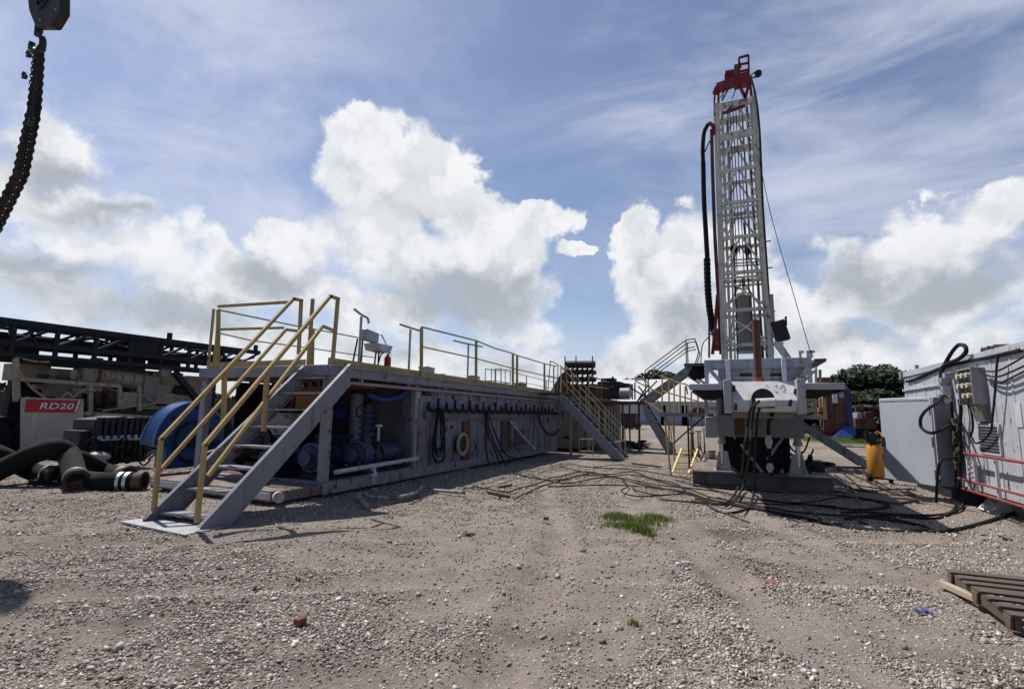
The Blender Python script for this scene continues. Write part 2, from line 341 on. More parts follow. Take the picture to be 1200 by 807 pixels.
# ================================================================== MUD TANK (near, long grey)
TX, TL, TY0, TY1, TZ = -6.6, -9.97, 7.2, 20.4, 2.33
tank = thing('mud_tank', 'long grey steel mud tank with open pump bay and yellow guard rails on its deck', 'mud tank', (TX, TY0, 0))
mb = MB(); mb.box(TX-.14, TX, TY0, TY1, .05, .26); mb.box(TL, TL+.14, TY0, TY1, .05, .26); mb.box(TL+.15, TX-.15, TY0+.003, TY0+.14, .05, .26)
for y in np.arange(8.6, 20.2, 1.45): mb.box(TL+.145, TX-.145, y, y+.1, .055, .2)
mb.build('skid_frame', grey2, tank, .006)
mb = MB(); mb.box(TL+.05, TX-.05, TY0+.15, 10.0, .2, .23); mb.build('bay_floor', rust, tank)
WY = 10.12
tank_patch = paint('patch_paint', (.18,.19,.235), .55, .5, .9)
# ribbed side wall
mb = MB(); ys = [WY]; 
y = WY; prof = [(y, 0)]
while y < TY1-.7:
    prof += [(y+.04, 0), (y+.06, .045), (y+.12, .045), (y+.14, 0), (y+.62, 0)]; y += .62
for (a, b), (c, d) in zip(prof[:-1], prof[1:]): mb.add([(TX-.05+b, a, .26), (TX-.05+d, c, .26), (TX-.05+d, c, 2.02), (TX-.05+b, a, 2.02)], [(0,1,2,3)])
mb.box(TL+.02, TX-.10, WY, TY1-.02, .24, 2.16)
mb.build('side_wall', wallp, tank, smooth=False)
for k in range(26):
    yy = random.uniform(WY+.1, TY1-1); zz_ = random.uniform(.27, .5) if k%2 else random.uniform(1.1, 1.9); w_ = random.uniform(.05,.22); MB().box(TX-.04, TX-.003+.001*(k%3), yy, yy+w_, zz_, zz_+random.uniform(.05,.28)).build('weld_patch', rust if k%4 == 0 else tank_patch, tank)
mb = MB(); mb.box(TX-.05, TX-.005, 16.8, TY1, .27, 1.2); mb.build('wall_panel', wallp, tank)
# deck beams
mb = MB(); mb.box(TX-.02, TX+.055, TY0-.03, TY1, 2.13, 2.33); mb.box(TL-.05, TL+.02, TY0-.03, TY1, 2.13, 2.33); mb.box(TL+.023, TX-.023, TY0-.033, TY0+.05, 2.13, 2.333)
mb.box(TX+.055, TX+.085, TY0-.03, TY1, 2.295, 2.327)
mb.build('deck_beam', grey, tank, .006)
mb = MB(); mb.box(TL+.025, TX-.025, TY0+.055, TY1-.02, 2.24, 2.30)
for y in np.arange(TY0+.5, 10, .62): mb.box(TL+.03, TX-.03, y, y+.06, 2.1, 2.238)
mb.build('deck', grate, tank)
def post(x, y, w, z0, z1, name='corner_post', mat=grey2): MB().box(x-w/2, x+w/2, y-w/2, y+w/2, z0, z1).build(name, mat, tank, .008)
post(TX-.09, TY0+.075, .15, .262, 2.128); post(TL+.09, TY0+.075, .15, .262, 2.128); post(TX-.07, WY-.08, .13, .262, 2.128); post(TL+.09, 9.6, .12, .262, 2.128)
# toe boards
mb = MB(); mb.box(TX-.10, TX-.075, TY0+.03, TY1-.1, 2.335, 2.47); mb.box(TL+.1, -7.25, TY0+.03, TY0+.055, 2.335, 2.45); mb.box(TL+.05, TL+.075, TY0+.06, TY1-.1, 2.335, 2.47)
mb.build('toe_board', yellow, tank)
# pipe under the deck edge
p0 = V(TX+.05, TY0+.35, 2.03); mb = MB(); mb.tube([p0, V(TX+.05, TY1-.1, 2.03)], .033, 10)
for y in np.arange(TY0+.8, TY1, 1.6): mb.box(TX-.02, TX+.06, y, y+.04, 2.0, 2.128)
mb.build('edge_pipe', paint('pink_pipe', (.36,.25,.24), .5, .35, .4), tank)
mb = MB()
for k in range(5): mb.tube([V(TX-.35-.2*k, TY0+.3, 2.02-.01*k), V(TX-.35-.2*k, 8.9, 2.02)], .045, 10)
mb.box(TX-1.3, TX-.2, 7.6, 7.75, 1.9, 1.97); mb.build('red_manifold', redrust, tank)
# cable bracket row and clamps
mb = MB(); mb.box(TX-.01, TX+.05, WY+.25, TY1-.05, 1.36, 1.55); mb.build("cable_tray", paint('tray_paint', (.14,.14,.15), .6, .4, .7), tank)
y = WY+.35; k = 0
while y < TY1-.3:
    z = 1.60
    mb = MB(); mb.box(TX-.005, TX+.07, y, y+.06, z, z+.03); mb.cyl(V(TX+.03, y+.03, z-.03), V(TX+.03, y+.03, z+(.25 if k%2 else .15)), .032, 8); mb.cyl(V(TX+.03,y+.03,z-.03), V(TX+.11,y+.03,z-.03), .028, 8)
    mb.build('cable_socket', cablem, tank); y += .42; k += 1
mb = MB(); pts = [V(TX+.06, WY+.3, 1.6)]
y = WY+.3
while y < TY1-.2: pts += [V(TX+.075, y+.21, 1.56+random.uniform(-.03,.0)), V(TX+.06, y+.42, 1.6)]; y += .42
mb.tube(spline(pts, 4), .022, 6); mb.tube([p+V(.02,0,-.045) for p in spline(pts, 4)], .016, 6); mb.build('tray_cable', cablem, tank)
# rusty access plate and flange, second plate, dark square mark, small box
def wall_px(x0, y0, x1, y1, X=TX+.005): a = PX(x0, y0, X); b = PX(x1, y1, X); return min(a.y,b.y), max(a.y,b.y), min(a.z,b.z), max(a.z,b.z)
a, b, c, d = wall_px(542, 546, 552, 489); MB().box(TX-.03, TX+.012, a, b, .28, 1.28).build('rust_plate', redrust, tank)
q = PX(541, 520, TX+.06); mb = MB(); mb.ring(q+V(.03,0,0), (1,0,0), .30, .22, .05, 24)
for k in range(10): t = k*.6283; mb.cyl(q+V(.05, .26*math.cos(t), .26*math.sin(t)), q+V(.075, .26*math.cos(t), .26*math.sin(t)), .018, 6)
mb.build('access_flange', paint('flange_yellow', (.42,.38,.24), .6, .3, .5), tank)
MB().cyl(q+V(-.10,0,0), q+V(.01,0,0), .22, 20).build('flange_blank', dark, tank)
a, b, c, d = wall_px(588, 533, 597, 487); MB().box(TX-.03, TX+.012, a, b, .34, 1.28).build('dark_plate', paint('dark_plate', (.075,.07,.055), .7, .6, .6), tank)
a, b, c, d = wall_px(604, 521, 615, 503); MB().box(TX-.03, TX+.008, a, b, c, d).build('stencil_patch', paint('stencil', (.06,.065,.12), .6, 0, .6), tank)
q0 = PX(597, 493, TX+.05); q1 = PX(623, 523, TX+.45); mb = MB(); mb.tube([q0, q1], .045, 10); mb.cyl(q1, q1+(q1-q0).normalized()*.16, .085, 12); mb.build('drain_pipe', galv, tank)
q = PX(500, 461, TX+.03); MB().cyl(q+V(0,-.12,0), q+V(0,.18,0), .05, 10).build('light_fitting', dark, tank)
# bay contents that belong to the tank: bracing pipes and side rails
mb = MB(); mb.tube([PX(393,553,TX), PX(489,537,TX)], .045, 8); mb.build('bay_rail', pale, tank)
mb = MB(); mb.tube([PX(410,562,TX-.1), PX(484,549,TX-.1)], .05, 8); mb.tube([PX(437,546,TX-.02), PX(437,566,TX-.02)], .06, 10); mb.ball(PX(437,556,TX-.02), .09); mb.build('bay_pipe', pale, tank)
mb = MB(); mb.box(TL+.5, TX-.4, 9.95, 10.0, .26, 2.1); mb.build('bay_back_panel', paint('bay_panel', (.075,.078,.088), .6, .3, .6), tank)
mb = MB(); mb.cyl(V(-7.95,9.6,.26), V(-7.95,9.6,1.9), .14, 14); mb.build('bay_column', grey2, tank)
mb = MB(); mb.box(TL+.03, TL+.06, 8.0, 9.94, .26, 2.1); mb.build('bay_light_block', dark, tank)  # added dark panel, closes the bay's left side to keep light out
eg = thing('diesel_engine', 'dark grimy diesel engine standing under the deck behind the staircase', 'engine', (-9.2, 8.9, .23))
mb = MB(); mb.box(-9.6,-8.9,8.2,9.6,.45,1.25); mb.box(-9.5,-9.0,8.3,9.5,1.25,1.5); mb.build('engine_block', dark, eg, .02)
for k in range(6): MB().cyl(V(-9.25,8.4+k*.2,1.5), V(-9.25,8.4+k*.2,1.62), .07, 10).build('rocker_cover', rust if k%2 else dark, eg)
mb = MB(); mb.ring(V(-9.25,8.16,.85), (0,1,0), .30, .10, .05, 20); mb.ring(V(-9.25,8.16,.85), (0,1,0), .08, .02, .08, 12); mb.build('fan', dark, eg)
MB().tube(spline([V(-8.9,8.5,1.3), V(-8.7,8.5,1.7), V(-8.75,9.2,1.85), V(-9.3,9.4,1.95)], 6), .07, 10).build('exhaust_pipe', rust, eg)
mb = MB(); mb.box(-9.65,-8.85,8.1,9.7,.24,.40); mb.build('engine_bed', rust, eg)
ec = thing('mixing_hopper', 'dark square mixing hopper with round valve beside the blue pumps', 'hopper', (-8.4, 7.9, .23))
mb = MB(); mb.hexa([V(-8.75,8.0,1.0),V(-8.25,8.0,1.0),V(-8.25,8.5,1.0),V(-8.75,8.5,1.0),V(-8.95,7.8,1.45),V(-8.05,7.8,1.45),V(-8.05,8.7,1.45),V(-8.95,8.7,1.45)]); mb.cyl(V(-8.5,8.25,.26), V(-8.5,8.25,1.0), .12, 12); mb.build('hopper_body', grey2, ec)
mb = MB(); mb.ring(V(-8.5,8.05,.7), (0,1,0), .17, .13, .03, 18); mb.bar(V(-8.65,8.05,.7), V(-8.35,8.05,.7), .025); mb.build('valve_wheel', rust, ec)
mb = MB()
for k in range(26): c = V(random.uniform(-9.0,-6.9), random.uniform(7.5,9.8), random.uniform(.28,.8)); (mb.cbox(c, .15, .2, .12, Matrix.Rotation(k, 3, 'Z')) if k%3 else mb.tube(spline([c, c+V(.2,.1,.2), c+V(.35,0,.05), c+V(.5,.2,-.02)], 4), .03, 6))
mb.build('pump_bay_clutter', dark, label='dark tangle of small pipework and fittings on the pump bay floor', cat='clutter', kind='stuff')
# guard rails -------------------------------------------------
def guard(pts_top, pts_mid, posts, X, mat=yellow, r=.022, w=.06):
    top = [PX(px, py, X) for px, py in pts_top]; mb = MB(); mb.tube(top, r, 8); g = mb.build('guard_rail', mat, tank)
    mb = MB(); mb.tube([PX(px, py, X) for px, py in pts_mid], r*.85, 8); mb.build('mid_rail', mat, g)
    for px, py, py2 in posts:
        a = PX(px, py, X); b = V(X, PX(px, py2, X).y, 2.335); MB().bar(b, V(X, a.y, a.z), w, w).build('rail_post', mat, g)
guard([(494,383),(526,391),(558,399),(580,408),(601,414),(605,416),(638,426),(652,429)], [(494,406),(558,420),(603,432),(638,440),(652,443)], [(494,384,434),(558,400,445),(601,415,452),(606,417,452),(638,426,458)], TX-.05)
guard([(256,363),(314,375),(343,381),(392,390),(432,398)], [(256,390),(295,399),(343,405),(392,412),(440,419)], [(256,363,425),(367,386,421)], TL+.06, r=.018)
guard([(600,436),(636,445),(655,449)], [(600,445),(655,457)], [(617,441,452),(640,446,455)], TL+.06, r=.018, w=.045)
top = [PY(256,359,TY0+.04), PY(338,354,TY0+.04)]; mb = MB(); mb.bar(top[0], top[1], .05, .05); g = mb.build('guard_rail', yellow, tank)
MB().bar(PY(254,386,TY0+.04), PY(332,384,TY0+.04), .045, .045).build('mid_rail', yellow, g)
for px in (250.5, 257): a = PY(px, 362, TY0+.04); MB().bar(V(a.x, TY0+.04, 2.335), a, .04, .04).build('rail_post', yellow, g)
a = PY(347, 352, TY0+.10); MB().bar(V(-7.23, TY0+.10, 2.335), V(-7.23, TY0+.10, a.z), .055, .05).build('rail_post', yellow, g)
# gate frame at the far end of the deck
mb = MB(); X = TX-.3
for a, b in (((642,458),(645,423)),((645,423),(654,427)),((654,427),(653,458)),((642,440),(653,443))): mb.tube([PX(*a,X), PX(*b,X)], .022, 6)
mb.build('end_gate', grey, tank)
# things on the tank deck -------------------------------------
def tstand(px0, base, topy, barL, barR, X, label):
    a = PX(px0, base, X); b = PX(px0, topy, X); a.z = 2.30; a.y = b.y
    mb = MB(); mb.tube([a, b], .028, 8); o = mb.build('tee_stand', galv, label=label, cat='pipe stand', group='tee stands on the tank deck')
    MB().tube(spline([PX(*p, X) for p in barL], 3), .026, 8).build('cross_bar', galv, o)
tstand(481, 434, 386, [(469,380),(481,384),(494,388)], None, TX-.35, 'tall galvanised tee stand just left of the first yellow rail post')
tstand(549, 443, 402, [(532,399),(549,403),(565,406)], None, TX-.5, 'galvanised tee stand with dark bar beside the second yellow rail post')
tstand(423.5, 425, 371, [(415,362),(424,369),(431,373),(432,379)], None, TX-.45, 'galvanised hooked tee stand rising behind the grey control box')
E_ = TX-.45
cb = thing('control_box', 'grey metal control box tilted over a tray on bent legs on the tank deck', 'control box', PX(436,425,E_)*1.0)
cb.location.z = 2.30
a = PX(433,394,E_); rot = Matrix.Rotation(R(-6), 3, 'X')
MB().cbox(a, .18, .42, .22, rot).build('box_body', galv, cb, .008)
mb = MB(); mb.cbox(PX(430,387,E_), .10, .12, .03, rot); mb.build('box_latch', dark, cb)
b = PX(443,407,E_); mb = MB(); mb.prism([b+V(-.17,-.28,.06), b+V(-.17,.30,.06), b+V(-.17,.22,-.10), b+V(-.17,-.20,-.08)], (.34,0,0)); mb.build('tray', pale, cb)
for s in (((419,397),(412,423)),((425,398),(423,424)),((441,410),(438,427)),((444,411),(443,428))):
    p = PX(*s[0],E_); q = PX(*s[1],E_); q.z = 2.30; MB().tube([p, q], .018, 6).build('leg', dark, cb)
MB().tube(spline([PX(446,391,E_), PX(450,398,E_), PX(453,405,E_)], 4), .018, 6).build('tray_strut', galv, cb)
MB().tube(spline([PX(444,424,E_), PX(447,415,E_), PX(455,411,E_)], 4), .015, 6).build('drain_hose', dark, cb)
mb = MB(); q = PX(417,424,E_); q.z = 2.36; mb.cyl(q+V(-.05,0,0), q+V(.05,0,0), .06, 14); mb.build('caster', rubber, cb)
q = PX(454,428,TX-.15); q.z = 2.30
fe = thing('fire_extinguisher', 'small red fire extinguisher standing on the tank deck', 'fire extinguisher', q)
mb = MB(); mb.tube([q, q+V(0,0,.34), q+V(0,0,.38), q+V(0,0,.40)], [.072,.072,.055,.02], 16); mb.build('cylinder', bred, fe)
mb = MB(); mb.cyl(q+V(0,0,.40), q+V(0,0,.44), .02, 8); mb.bar(q+V(0,-.02,.44), q+V(0,.09,.47), .02); mb.bar(q+V(0,-.02,.42), q+V(0,.08,.42), .015); mb.build('valve_handle', dark, fe)
MB().tube(spline([q+V(0,-.02,.42), q+V(.03,-.10,.36), q+V(.03,-.09,.15)], 4), .01, 6).build('hose', rubber, fe)
def small(name, label, cat, px, py0, w, d, h, X, mat, extra=None):
    q = PX(px, py0, X); q.z = 2.302; mb = MB(); mb.box(q.x-d/2, q.x+d/2, q.y-w/2, q.y+w/2, q.z, q.z+h)
    mb.prism([q+V(-d/2-.01,-w/2-.01,h+.002), q+V(-d/2-.01,w/2+.01,h+.002), q+V(-d/2-.01,w/2+.01,h+.03), q+V(-d/2-.01,-w/2-.01,h+.045)], (d+.02,0,0))
    o = mb.build(name, mat, bevel=.006, label=label, cat=cat); return o, q
small('junction_box', 'weathered grey box at the foot of the first yellow rail post', 'box', 500, 436, .34, .25, .28, TX-.3, galv)
o, q = small('vent_box', 'rust stained vent box at the foot of the second rail post', 'box', 555, 446, .32, .25, .26, TX-.35, galv)
o, q = small('hatch_box', 'grey blue hatch box behind the third yellow rail post', 'box', 610, 454, .5, .3, .28, TX-.4, grey2)
q = PX(517,441,TX-.35); q.z = 2.302; mb = MB(); mb.cyl(q+V(0,-.2,.06), q+V(0,.2,.06), .05, 10); mb.cyl(q, q+V(0,0,.16), .05, 8); mb.ring(q+V(0,0,.2), (0,0,1), .11, .08, .02, 16); mb.bar(q+V(-.09,0,.2), q+V(.09,0,.2), .02)
mb.build('gate_valve', rust, label='dark rusty gate valve with hand wheel lying on the tank deck', cat='valve')
q = PX(543,445,TX-.3); q.z = 2.302; mb = MB(); mb.cyl(q, q+V(0,0,.12), .09, 10, .05); mb.cyl(q+V(0,-.12,.05), q+V(0,.12,.05), .035, 8); mb.build('pipe_fitting', rust, label='rusty pipe fitting at the foot of the second tee stand', cat='pipe fitting')
# little cage
cg = MB(); X = TX-.4; 
for X2 in (X, X-.35):
    for p, q in (((580,446),(580,432)),((587,448),(587,431)),((592,448),(592,433)),((598,449),(598,434)),((580,432),(598,434)),((580,446),(598,449))): cg.tube([PX(*p,X)+V(X2-X,0,0), PX(*q,X)+V(X2-X,0,0)], .014, 6)
for p in ((580,446),(598,449)): q = PX(*p,X); cg.tube([q, V(q.x,q.y,2.30)], .014, 6); cg.tube([q, q+V(-.35,0,0)], .014, 6)
cg.build('guard_cage', dark, label='small dark tube cage between the second and third rail posts', cat='cage')

# ------------------------------------------------------------------ near staircase
def stairs(name, label, p0, p1, side, width, nst, mat, depth=.28, group=None, plate=True, tread=grey2):
    """p0 foot, p1 top of one stringer line; side = horizontal unit vector to the other stringer"""
    p0 = Vector(p0); p1 = Vector(p1); side = Vector(side)
    r = thing(name, label, 'staircase', (p0+side*width/2).to_tuple()[:2]+(0,), group)
    d = (p1-p0); run = Vector((d.x, d.y, 0)).normalized(); dn = d.normalized(); nrm = side.cross(dn).normalized()
    if nrm.z < 0: nrm = -nrm
    for s in (0, width):
        o = side*s; a = p0+o; b = p1+o; e = depth
        # channel: web + two flanges, foot cut level
        k = e/nrm.z
        poly = [a, b, b-V(0,0,k), a+run*(k*run.length/ (d.z/Vector((d.x,d.y,0)).length) )]
        poly[3].z = p0.z; poly[0] = Vector((a.x, a.y, p0.z)); poly.insert(1, a+V(0,0,.06)+run*.0)
        mb = MB(); mb.prism([q-side*.006 for q in poly], side*.012)
        f = side*(.05 if s == 0 else -.05)
        mb.bar(a+V(0,0,.06)+f/2, b+f/2, .065, .012, up=nrm); mb.bar(poly[4]+f/2+nrm*.006+dn*.0, poly[3]+f/2+nrm*.006, .065, .012, up=nrm)
        mb.build('stringer', mat, r)
    for i in range(nst):
        t = (i+.75)/(nst+.25); c = p0.lerp(p1, t)-nrm*depth*.42; q = c+side*.02
        w = .23
        mb = MB(); mb.hexa([q-run*w/2+V(0,0,-.03), q+side*(width-.04)-run*w/2+V(0,0,-.03), q+side*(width-.04)+run*w/2+V(0,0,-.03), q+run*w/2+V(0,0,-.03), q-run*w/2, q+side*(width-.04)-run*w/2, q+side*(width-.04)+run*w/2, q+run*w/2])
        mb.bar(q-run*w/2+V(0,0,-.015), q+side*(width-.04)-run*w/2+V(0,0,-.015), .035, .03)
        mb.build('tread', tread, r)
    return r
st = stairs('staircase', 'grey steel staircase with yellow handrails up to the near tank deck', (-7.16,4.55,0), (-7.16,7.10,2.32), (1,0,0), 1.1, 8, grey)
def hrail(X, pts, mid, posts, r=.024, parent=None):
    mb = MB(); P = [PX(*p, X) for p in pts]
    for a, b in zip(P[:-1], P[1:]): mb.bar(a-(b-a).normalized()*.02, b+(b-a).normalized()*.02, .05, .05)
    h = mb.build('handrail', yellow, parent)
    P = [PX(*p, X) for p in mid]; mb = MB()
    for a, b in zip(P[:-1], P[1:]): mb.bar(a, b, .045, .045)
    mb.build('mid_rail', yellow, h)
    for a, b in posts: MB().bar(PX(*a, X), PX(*b, X), .06, .05).build('rail_post', yellow, h)
hrail(-7.16, [(180,600),(189,514),(344,350),(353,352),(350,414)], [(186,553),(335,386),(350,388)], [((263,437),(262,494))], parent=st)
hrail(-6.06, [(231,610),(240,521),(387,347),(396,350),(390,421)], [(244,557),(378,382),(393,388)], [((313,437),(309,505))], parent=st)
mb = MB(); q = [G(152,616,.03), G(192,612,.03), G(226,627,.03), G(195,629,.03)]
a = G(152,617,.0); b = G(197,630,.0); mb.prism([a, b, b+V(.95,.22,0), a+V(.95,.30,0)], (0,0,.025)); 
mb = MB(); mb.prism([V(-7.42,4.42,.012), V(-5.98,4.30,.012), V(-5.98,4.78,.012), V(-7.30,4.86,.012)], (0,0,.02)); mb.build('foot_plate', galv, st)

# ------------------------------------------------------------------ rusty pump skid with the blue pumps
sk = thing('pump_skid', 'rusty flat pump skid sticking out in front of the grey tank', 'skid', (-8.6, 6.6, 0))
mb = MB(); mb.prism([V(-9.9,6.35,.06), V(-6.75,6.20,.06), V(-6.62,6.35,.06), V(-6.62,7.17,.06), V(-9.9,7.17,.06)], (0,0,.17)); mb.build('skid_deck', paint('skid_paint', (.20,.17,.15), .7, .75, .7), sk, .01)
mb = MB(); mb.prism([V(-9.88,6.33,.10), V(-6.74,6.17,.10), V(-6.72,6.19,.10), V(-9.88,6.345,.10)], (0,0,.10)); mb.build('skid_edge', pale, sk)
mb = MB(); mb.cyl(V(-6.63,6.25,.15), V(-6.55,6.20,.15), .085, 18); mb.build('pipe_end', pale, sk)
for s in (0, 1): mb = MB(); mb.cyl(V(-9.7+.0,6.5+s*.5,.03), V(-6.8,6.4+s*.6,.03), .055, 10); mb.build('skid_runner', dark, sk)
flb = paint('worn_blue', (.06,.075,.16), .5, .3, .6)
def pump(x, y, label, s=1., m=pumpblue):
    p = thing('centrifugal_pump', label, 'pump', (x, y, .26), 'blue pumps in the pump bay'); z = .26
    mb = MB(); c = V(x, y, z+.36*s)
    mb.tube([c+V(0,-.10*s,0), c+V(0,-.085*s,0), c+V(0,.085*s,0), c+V(0,.1*s,0)], [.24*s,.29*s,.29*s,.24*s], 24); mb.tube([c+V(.16*s,0,.1*s), c+V(.16*s,0,.40*s)], .075*s, 14); mb.build('volute', m, p)
    mb = MB(); mb.cyl(c+V(0,-.10*s,0), c+V(0,-.14*s,0), .19*s, 20); mb.cyl(c+V(0,-.14*s,0), c+V(0,-.26*s,0), .085*s, 16); mb.cyl(c+V(0,-.26*s,0), c+V(0,-.29*s,0), .14*s, 18)
    for k in range(8): t = k*.785; mb.cyl(c+V(.215*s*math.cos(t),-.10*s,.215*s*math.sin(t)), c+V(.215*s*math.cos(t),-.13*s,.215*s*math.sin(t)), .016*s, 6)
    mb.build('suction_flange', flb, p)
    MB().ring(c+V(0,-.095*s,0), (0,1,0), .285*s, .235*s, .03, 24).build('casing_ring', flb, p)
    mb = MB(); mb.cyl(c+V(.16*s,0,.40*s), c+V(.16*s,0,.43*s), .13*s, 16); mb.build('discharge_flange', m, p)
    mb = MB(); mb.cyl(c+V(0,.1*s,0), c+V(0,.42*s,0), .09*s, 14); mb.box(x-.14*s, x+.14*s, y+.16*s, y+.40*s, z, z+.22*s); mb.build('bearing_frame', m, p)
    mb = MB(); mb.cyl(c+V(0,.5*s,0), c+V(0,1.05*s,0), .2*s, 20)
    for k in range(12): t = k*.5236; mb.bar(c+V(.205*s*math.cos(t),.52*s,.205*s*math.sin(t)), c+V(.205*s*math.cos(t),1.0*s,.205*s*math.sin(t)), .012)
    mb.build('motor', m, p)
    mb = MB(); mb.box(x-.2*s, x+.2*s, y-.15*s, y+1.0*s, z-.03, z+.06*s); mb.build('base', dark, p); return p
pump(-7.35, 7.75, 'blue centrifugal pump just behind the near corner post', 1.0)
pump(-6.95, 8.55, 'blue centrifugal pump in the middle of the open bay', 1.05)
pump(-8.15, 7.55, 'blue centrifugal pump seen through the staircase side', .95)
pump(-6.95, 9.2-.25, 'dark motor driven pump at the back of the bay', .8, dark)
mb = MB(); 
for p in ([V(-9.2,6.9,.30), V(-8.4,6.8,.5), V(-7.9,6.9,.30), V(-7.4,6.7,.30)], [V(-9.4,7.5,.35), V(-8.6,7.4,.7), V(-7.8,7.6,.5)]): mb.tube(spline(p, 6), .06, 10)
mb.build('suction_hose', rubber, label='black suction hose draped over the rusty pump skid', cat='hose')
vs = thing('valve_stack', 'blue valve stack with ribbed spool rising in the middle of the pump bay', 'valve stack', V(-7.2, 9.05, .26))
mb = MB(); 
for k in range(7): z = .75+k*.13; mb.cyl(V(-7.2,9.05,z), V(-7.2,9.05,z+.035), .17, 16)
mb.cyl(V(-7.2,9.05,.26), V(-7.2,9.05,1.65), .09, 14); mb.build('spool', pumpblue, vs)
MB().ring(V(-7.2,8.85,1.5), (0,1,0), .15, .12, .02, 18).build('hand_wheel', dark, vs)
mb = MB(); q = PX(444,500,TX-.25); mb.tube([V(q.x,q.y,.26), q], .025, 8); mb.cyl(q, q+V(0,0,.05), .07, 12); mb.build('valve_handle_post', pale, label='thin white post with round cap standing in the pump bay', cat='valve post')
mb = MB(); mb.tube(spline([PX(430,462,TX-.5), PX(450,468,TX-.4), PX(468,464,TX-.25), PX(480,454,TX-.2), PX(486,448,TX-.2)], 6), [.07]*24+[.07], 12); mb.build('blue_hose', blue, label='blue hose sagging under the deck at the top of the pump bay', cat='hose')
mb = MB(); q = PX(488,459,TX-.08); mb.tube([q+V(0,0,.1), q+V(0,0,.05), q, q+V(0,0,-.12), q+V(0,0,-.16)], [.03,.05,.085,.09,.06], 14); mb.build('bulkhead_lamp', pale, label='pale bulkhead lamp hanging in the top corner of the pump bay', cat='lamp')
# electric cabinet and barrel seen through the stairs
mb = MB(); mb.box(-8.75,-7.9,9.2,9.85,.9,1.0); mb.cyl(V(-8.3,8.9,1.45), V(-8.3,9.5,1.45), .18, 20); mb.box(-8.5,-8.15,8.9,9.4,.26,1.0); mb.build('blue_gearbox', blue, label='bright blue gearbox behind the near corner post of the tank', cat='gearbox')
mb = MB(); mb.box(-8.5,-7.85,8.3,8.36,1.55,2.05); mb.build('plywood_board', paint('plywood', (.30,.15,.06), .8, 0, .4), label='orange brown board hung under the deck behind the stairs', cat='board')
# pipe lying on the ground along the tank, and the rusty tee
mb = MB(); mb.tube(spline([G(430,592,.05), G(421,583,.07), G(424,578,.09), G(440,583,.06), G(470,582,.06), G(487,577,.06), G(494,570,.08)], 5), .036, 10); mb.build('bent_pipe', grey2, label='bent grey pipe lying on the gravel below the pump bay', cat='pipe')
mb = MB(); mb.tube([G(507,574,.04), G(545,577,.04)], .03, 8); mb.build('short_pipe', grey2, label='short grey pipe on the gravel below the coiled cable', cat='pipe')
mb = MB(); mb.bar(G(572,577,.04), G(597,582,.04), .035, .05); mb.bar(G(583,577,.07), G(584,568,.12), .03, .04); mb.bar(G(583,571,.10), G(600,568,.12), .03, .04); mb.build('rusty_bracket', rust, label='rusty iron bracket lying on the gravel at the edge of the tank shadow', cat='bracket')

# cables hanging on the tank side
def cable(name, label, cat, pts, r, group=None, n=8, mat=None):
    return MB().tube(spline(pts, n), r, 6).build(name, mat or cablem, label=label, cat=cat, group=group)
mb = MB(); top = PX(514,478,TX+.10)
for k in range(7):
    w = .18+.035*k; L = .95+.06*k+random.uniform(-.05,.05); o = .012*k; pts = []
    for j in range(25):
        t = j/24*2*math.pi; pts.append(top+V(.02+o*.5+.03*math.sin(3*t+k), w*math.sin(t)*(.35+.65*(1-math.cos(t))/2), -L*(1-math.cos(t))/2))
    mb.tube(pts, .015, 6)
mb.build('coiled_cable', cablem, label='coil of black cable hanging on the tank wall beside the pump bay', cat='cable coil')
cable('looped_cable', 'thick black cable hanging in a U loop near the far end of the tank', 'cable', [PX(*p, TX+.12) for p in ((631,486),(634,497),(641,507),(648,509),(655,503),(659,490),(659,481))], .035)
lab = 'thin black cable hanging down the tank wall between its two plates'
for a in (((569,481),(571,505),(579,525),(588,546),(597,556)), ((570,481),(575,508),(586,532),(600,553),(612,560)), ((571,482),(582,512),(594,533),(612,552)), ((569,481),(569,520),(573,546))):
    pts = [PX(*p, TX+.10+.03*i) for i, p in enumerate(a)]; pts[-1].z = max(pts[-1].z, .03); cable('hanging_cable', lab, 'cable', pts, .022 if a[1][1] > 504 else .012, 'thin cables hanging on the tank wall')
for a in (((622,487),(620,505),(618,520)), ((625,487),(629,505),(633,524)), ((597,492),(598,515),(607,527),(616,536))):
    cable('hanging_cable', 'thin black cable hanging on the wall near the white drain pipe', 'cable', [PX(*p, TX+.09) for p in a], .011, 'thin cables by the drain pipe')

# ================================================================== SECOND TANK, its stair and machinery
T2 = -5.9; t2 = thing('settling_tank', 'weathered grey tank beyond the long tank carrying dark machinery', 'tank', (T2, 21.2, 0))
mb = MB(); ya = 21.2; yb = PX(728,522.7,T2).y; mb.box(-9.6, T2, ya, yb, .1, 2.05)
y = ya+.25
while y < yb-.1: mb.box(T2, T2+.05, y, y+.08, .1, 2.05); y += .75
mb.build('tank_wall', paint('old_tank_wall', (.17,.165,.16), .6, .5, .7), t2)
mb = MB(); mb.box(-9.9, T2+.55, ya-.1, yb+.55, 2.1, 2.28); mb.build('walkway_deck', paint('walkway_paint', (.20,.14,.09), .7, .6, .6), t2)
prail0 = paint('faded_rail', (.34,.26,.13), .6, .4, .5)
for px in (669, 690, 738):
    q = PX(px, 500, T2+.5); MB().box(q.x-.04, q.x+.04, min(q.y,yb+.5)-.04, min(q.y,yb+.5)+.04, 0, 2.1).build('deck_post', prail0 if px < 738 else rust, t2)
mb = MB(); mb.box(T2+.1, T2+.5, 22.5, yb, .0, .08); mb.build('skid_beam', rust, t2)
g2 = MB(); X = T2+.5
def zz(px, py): return PX(px, py, X)
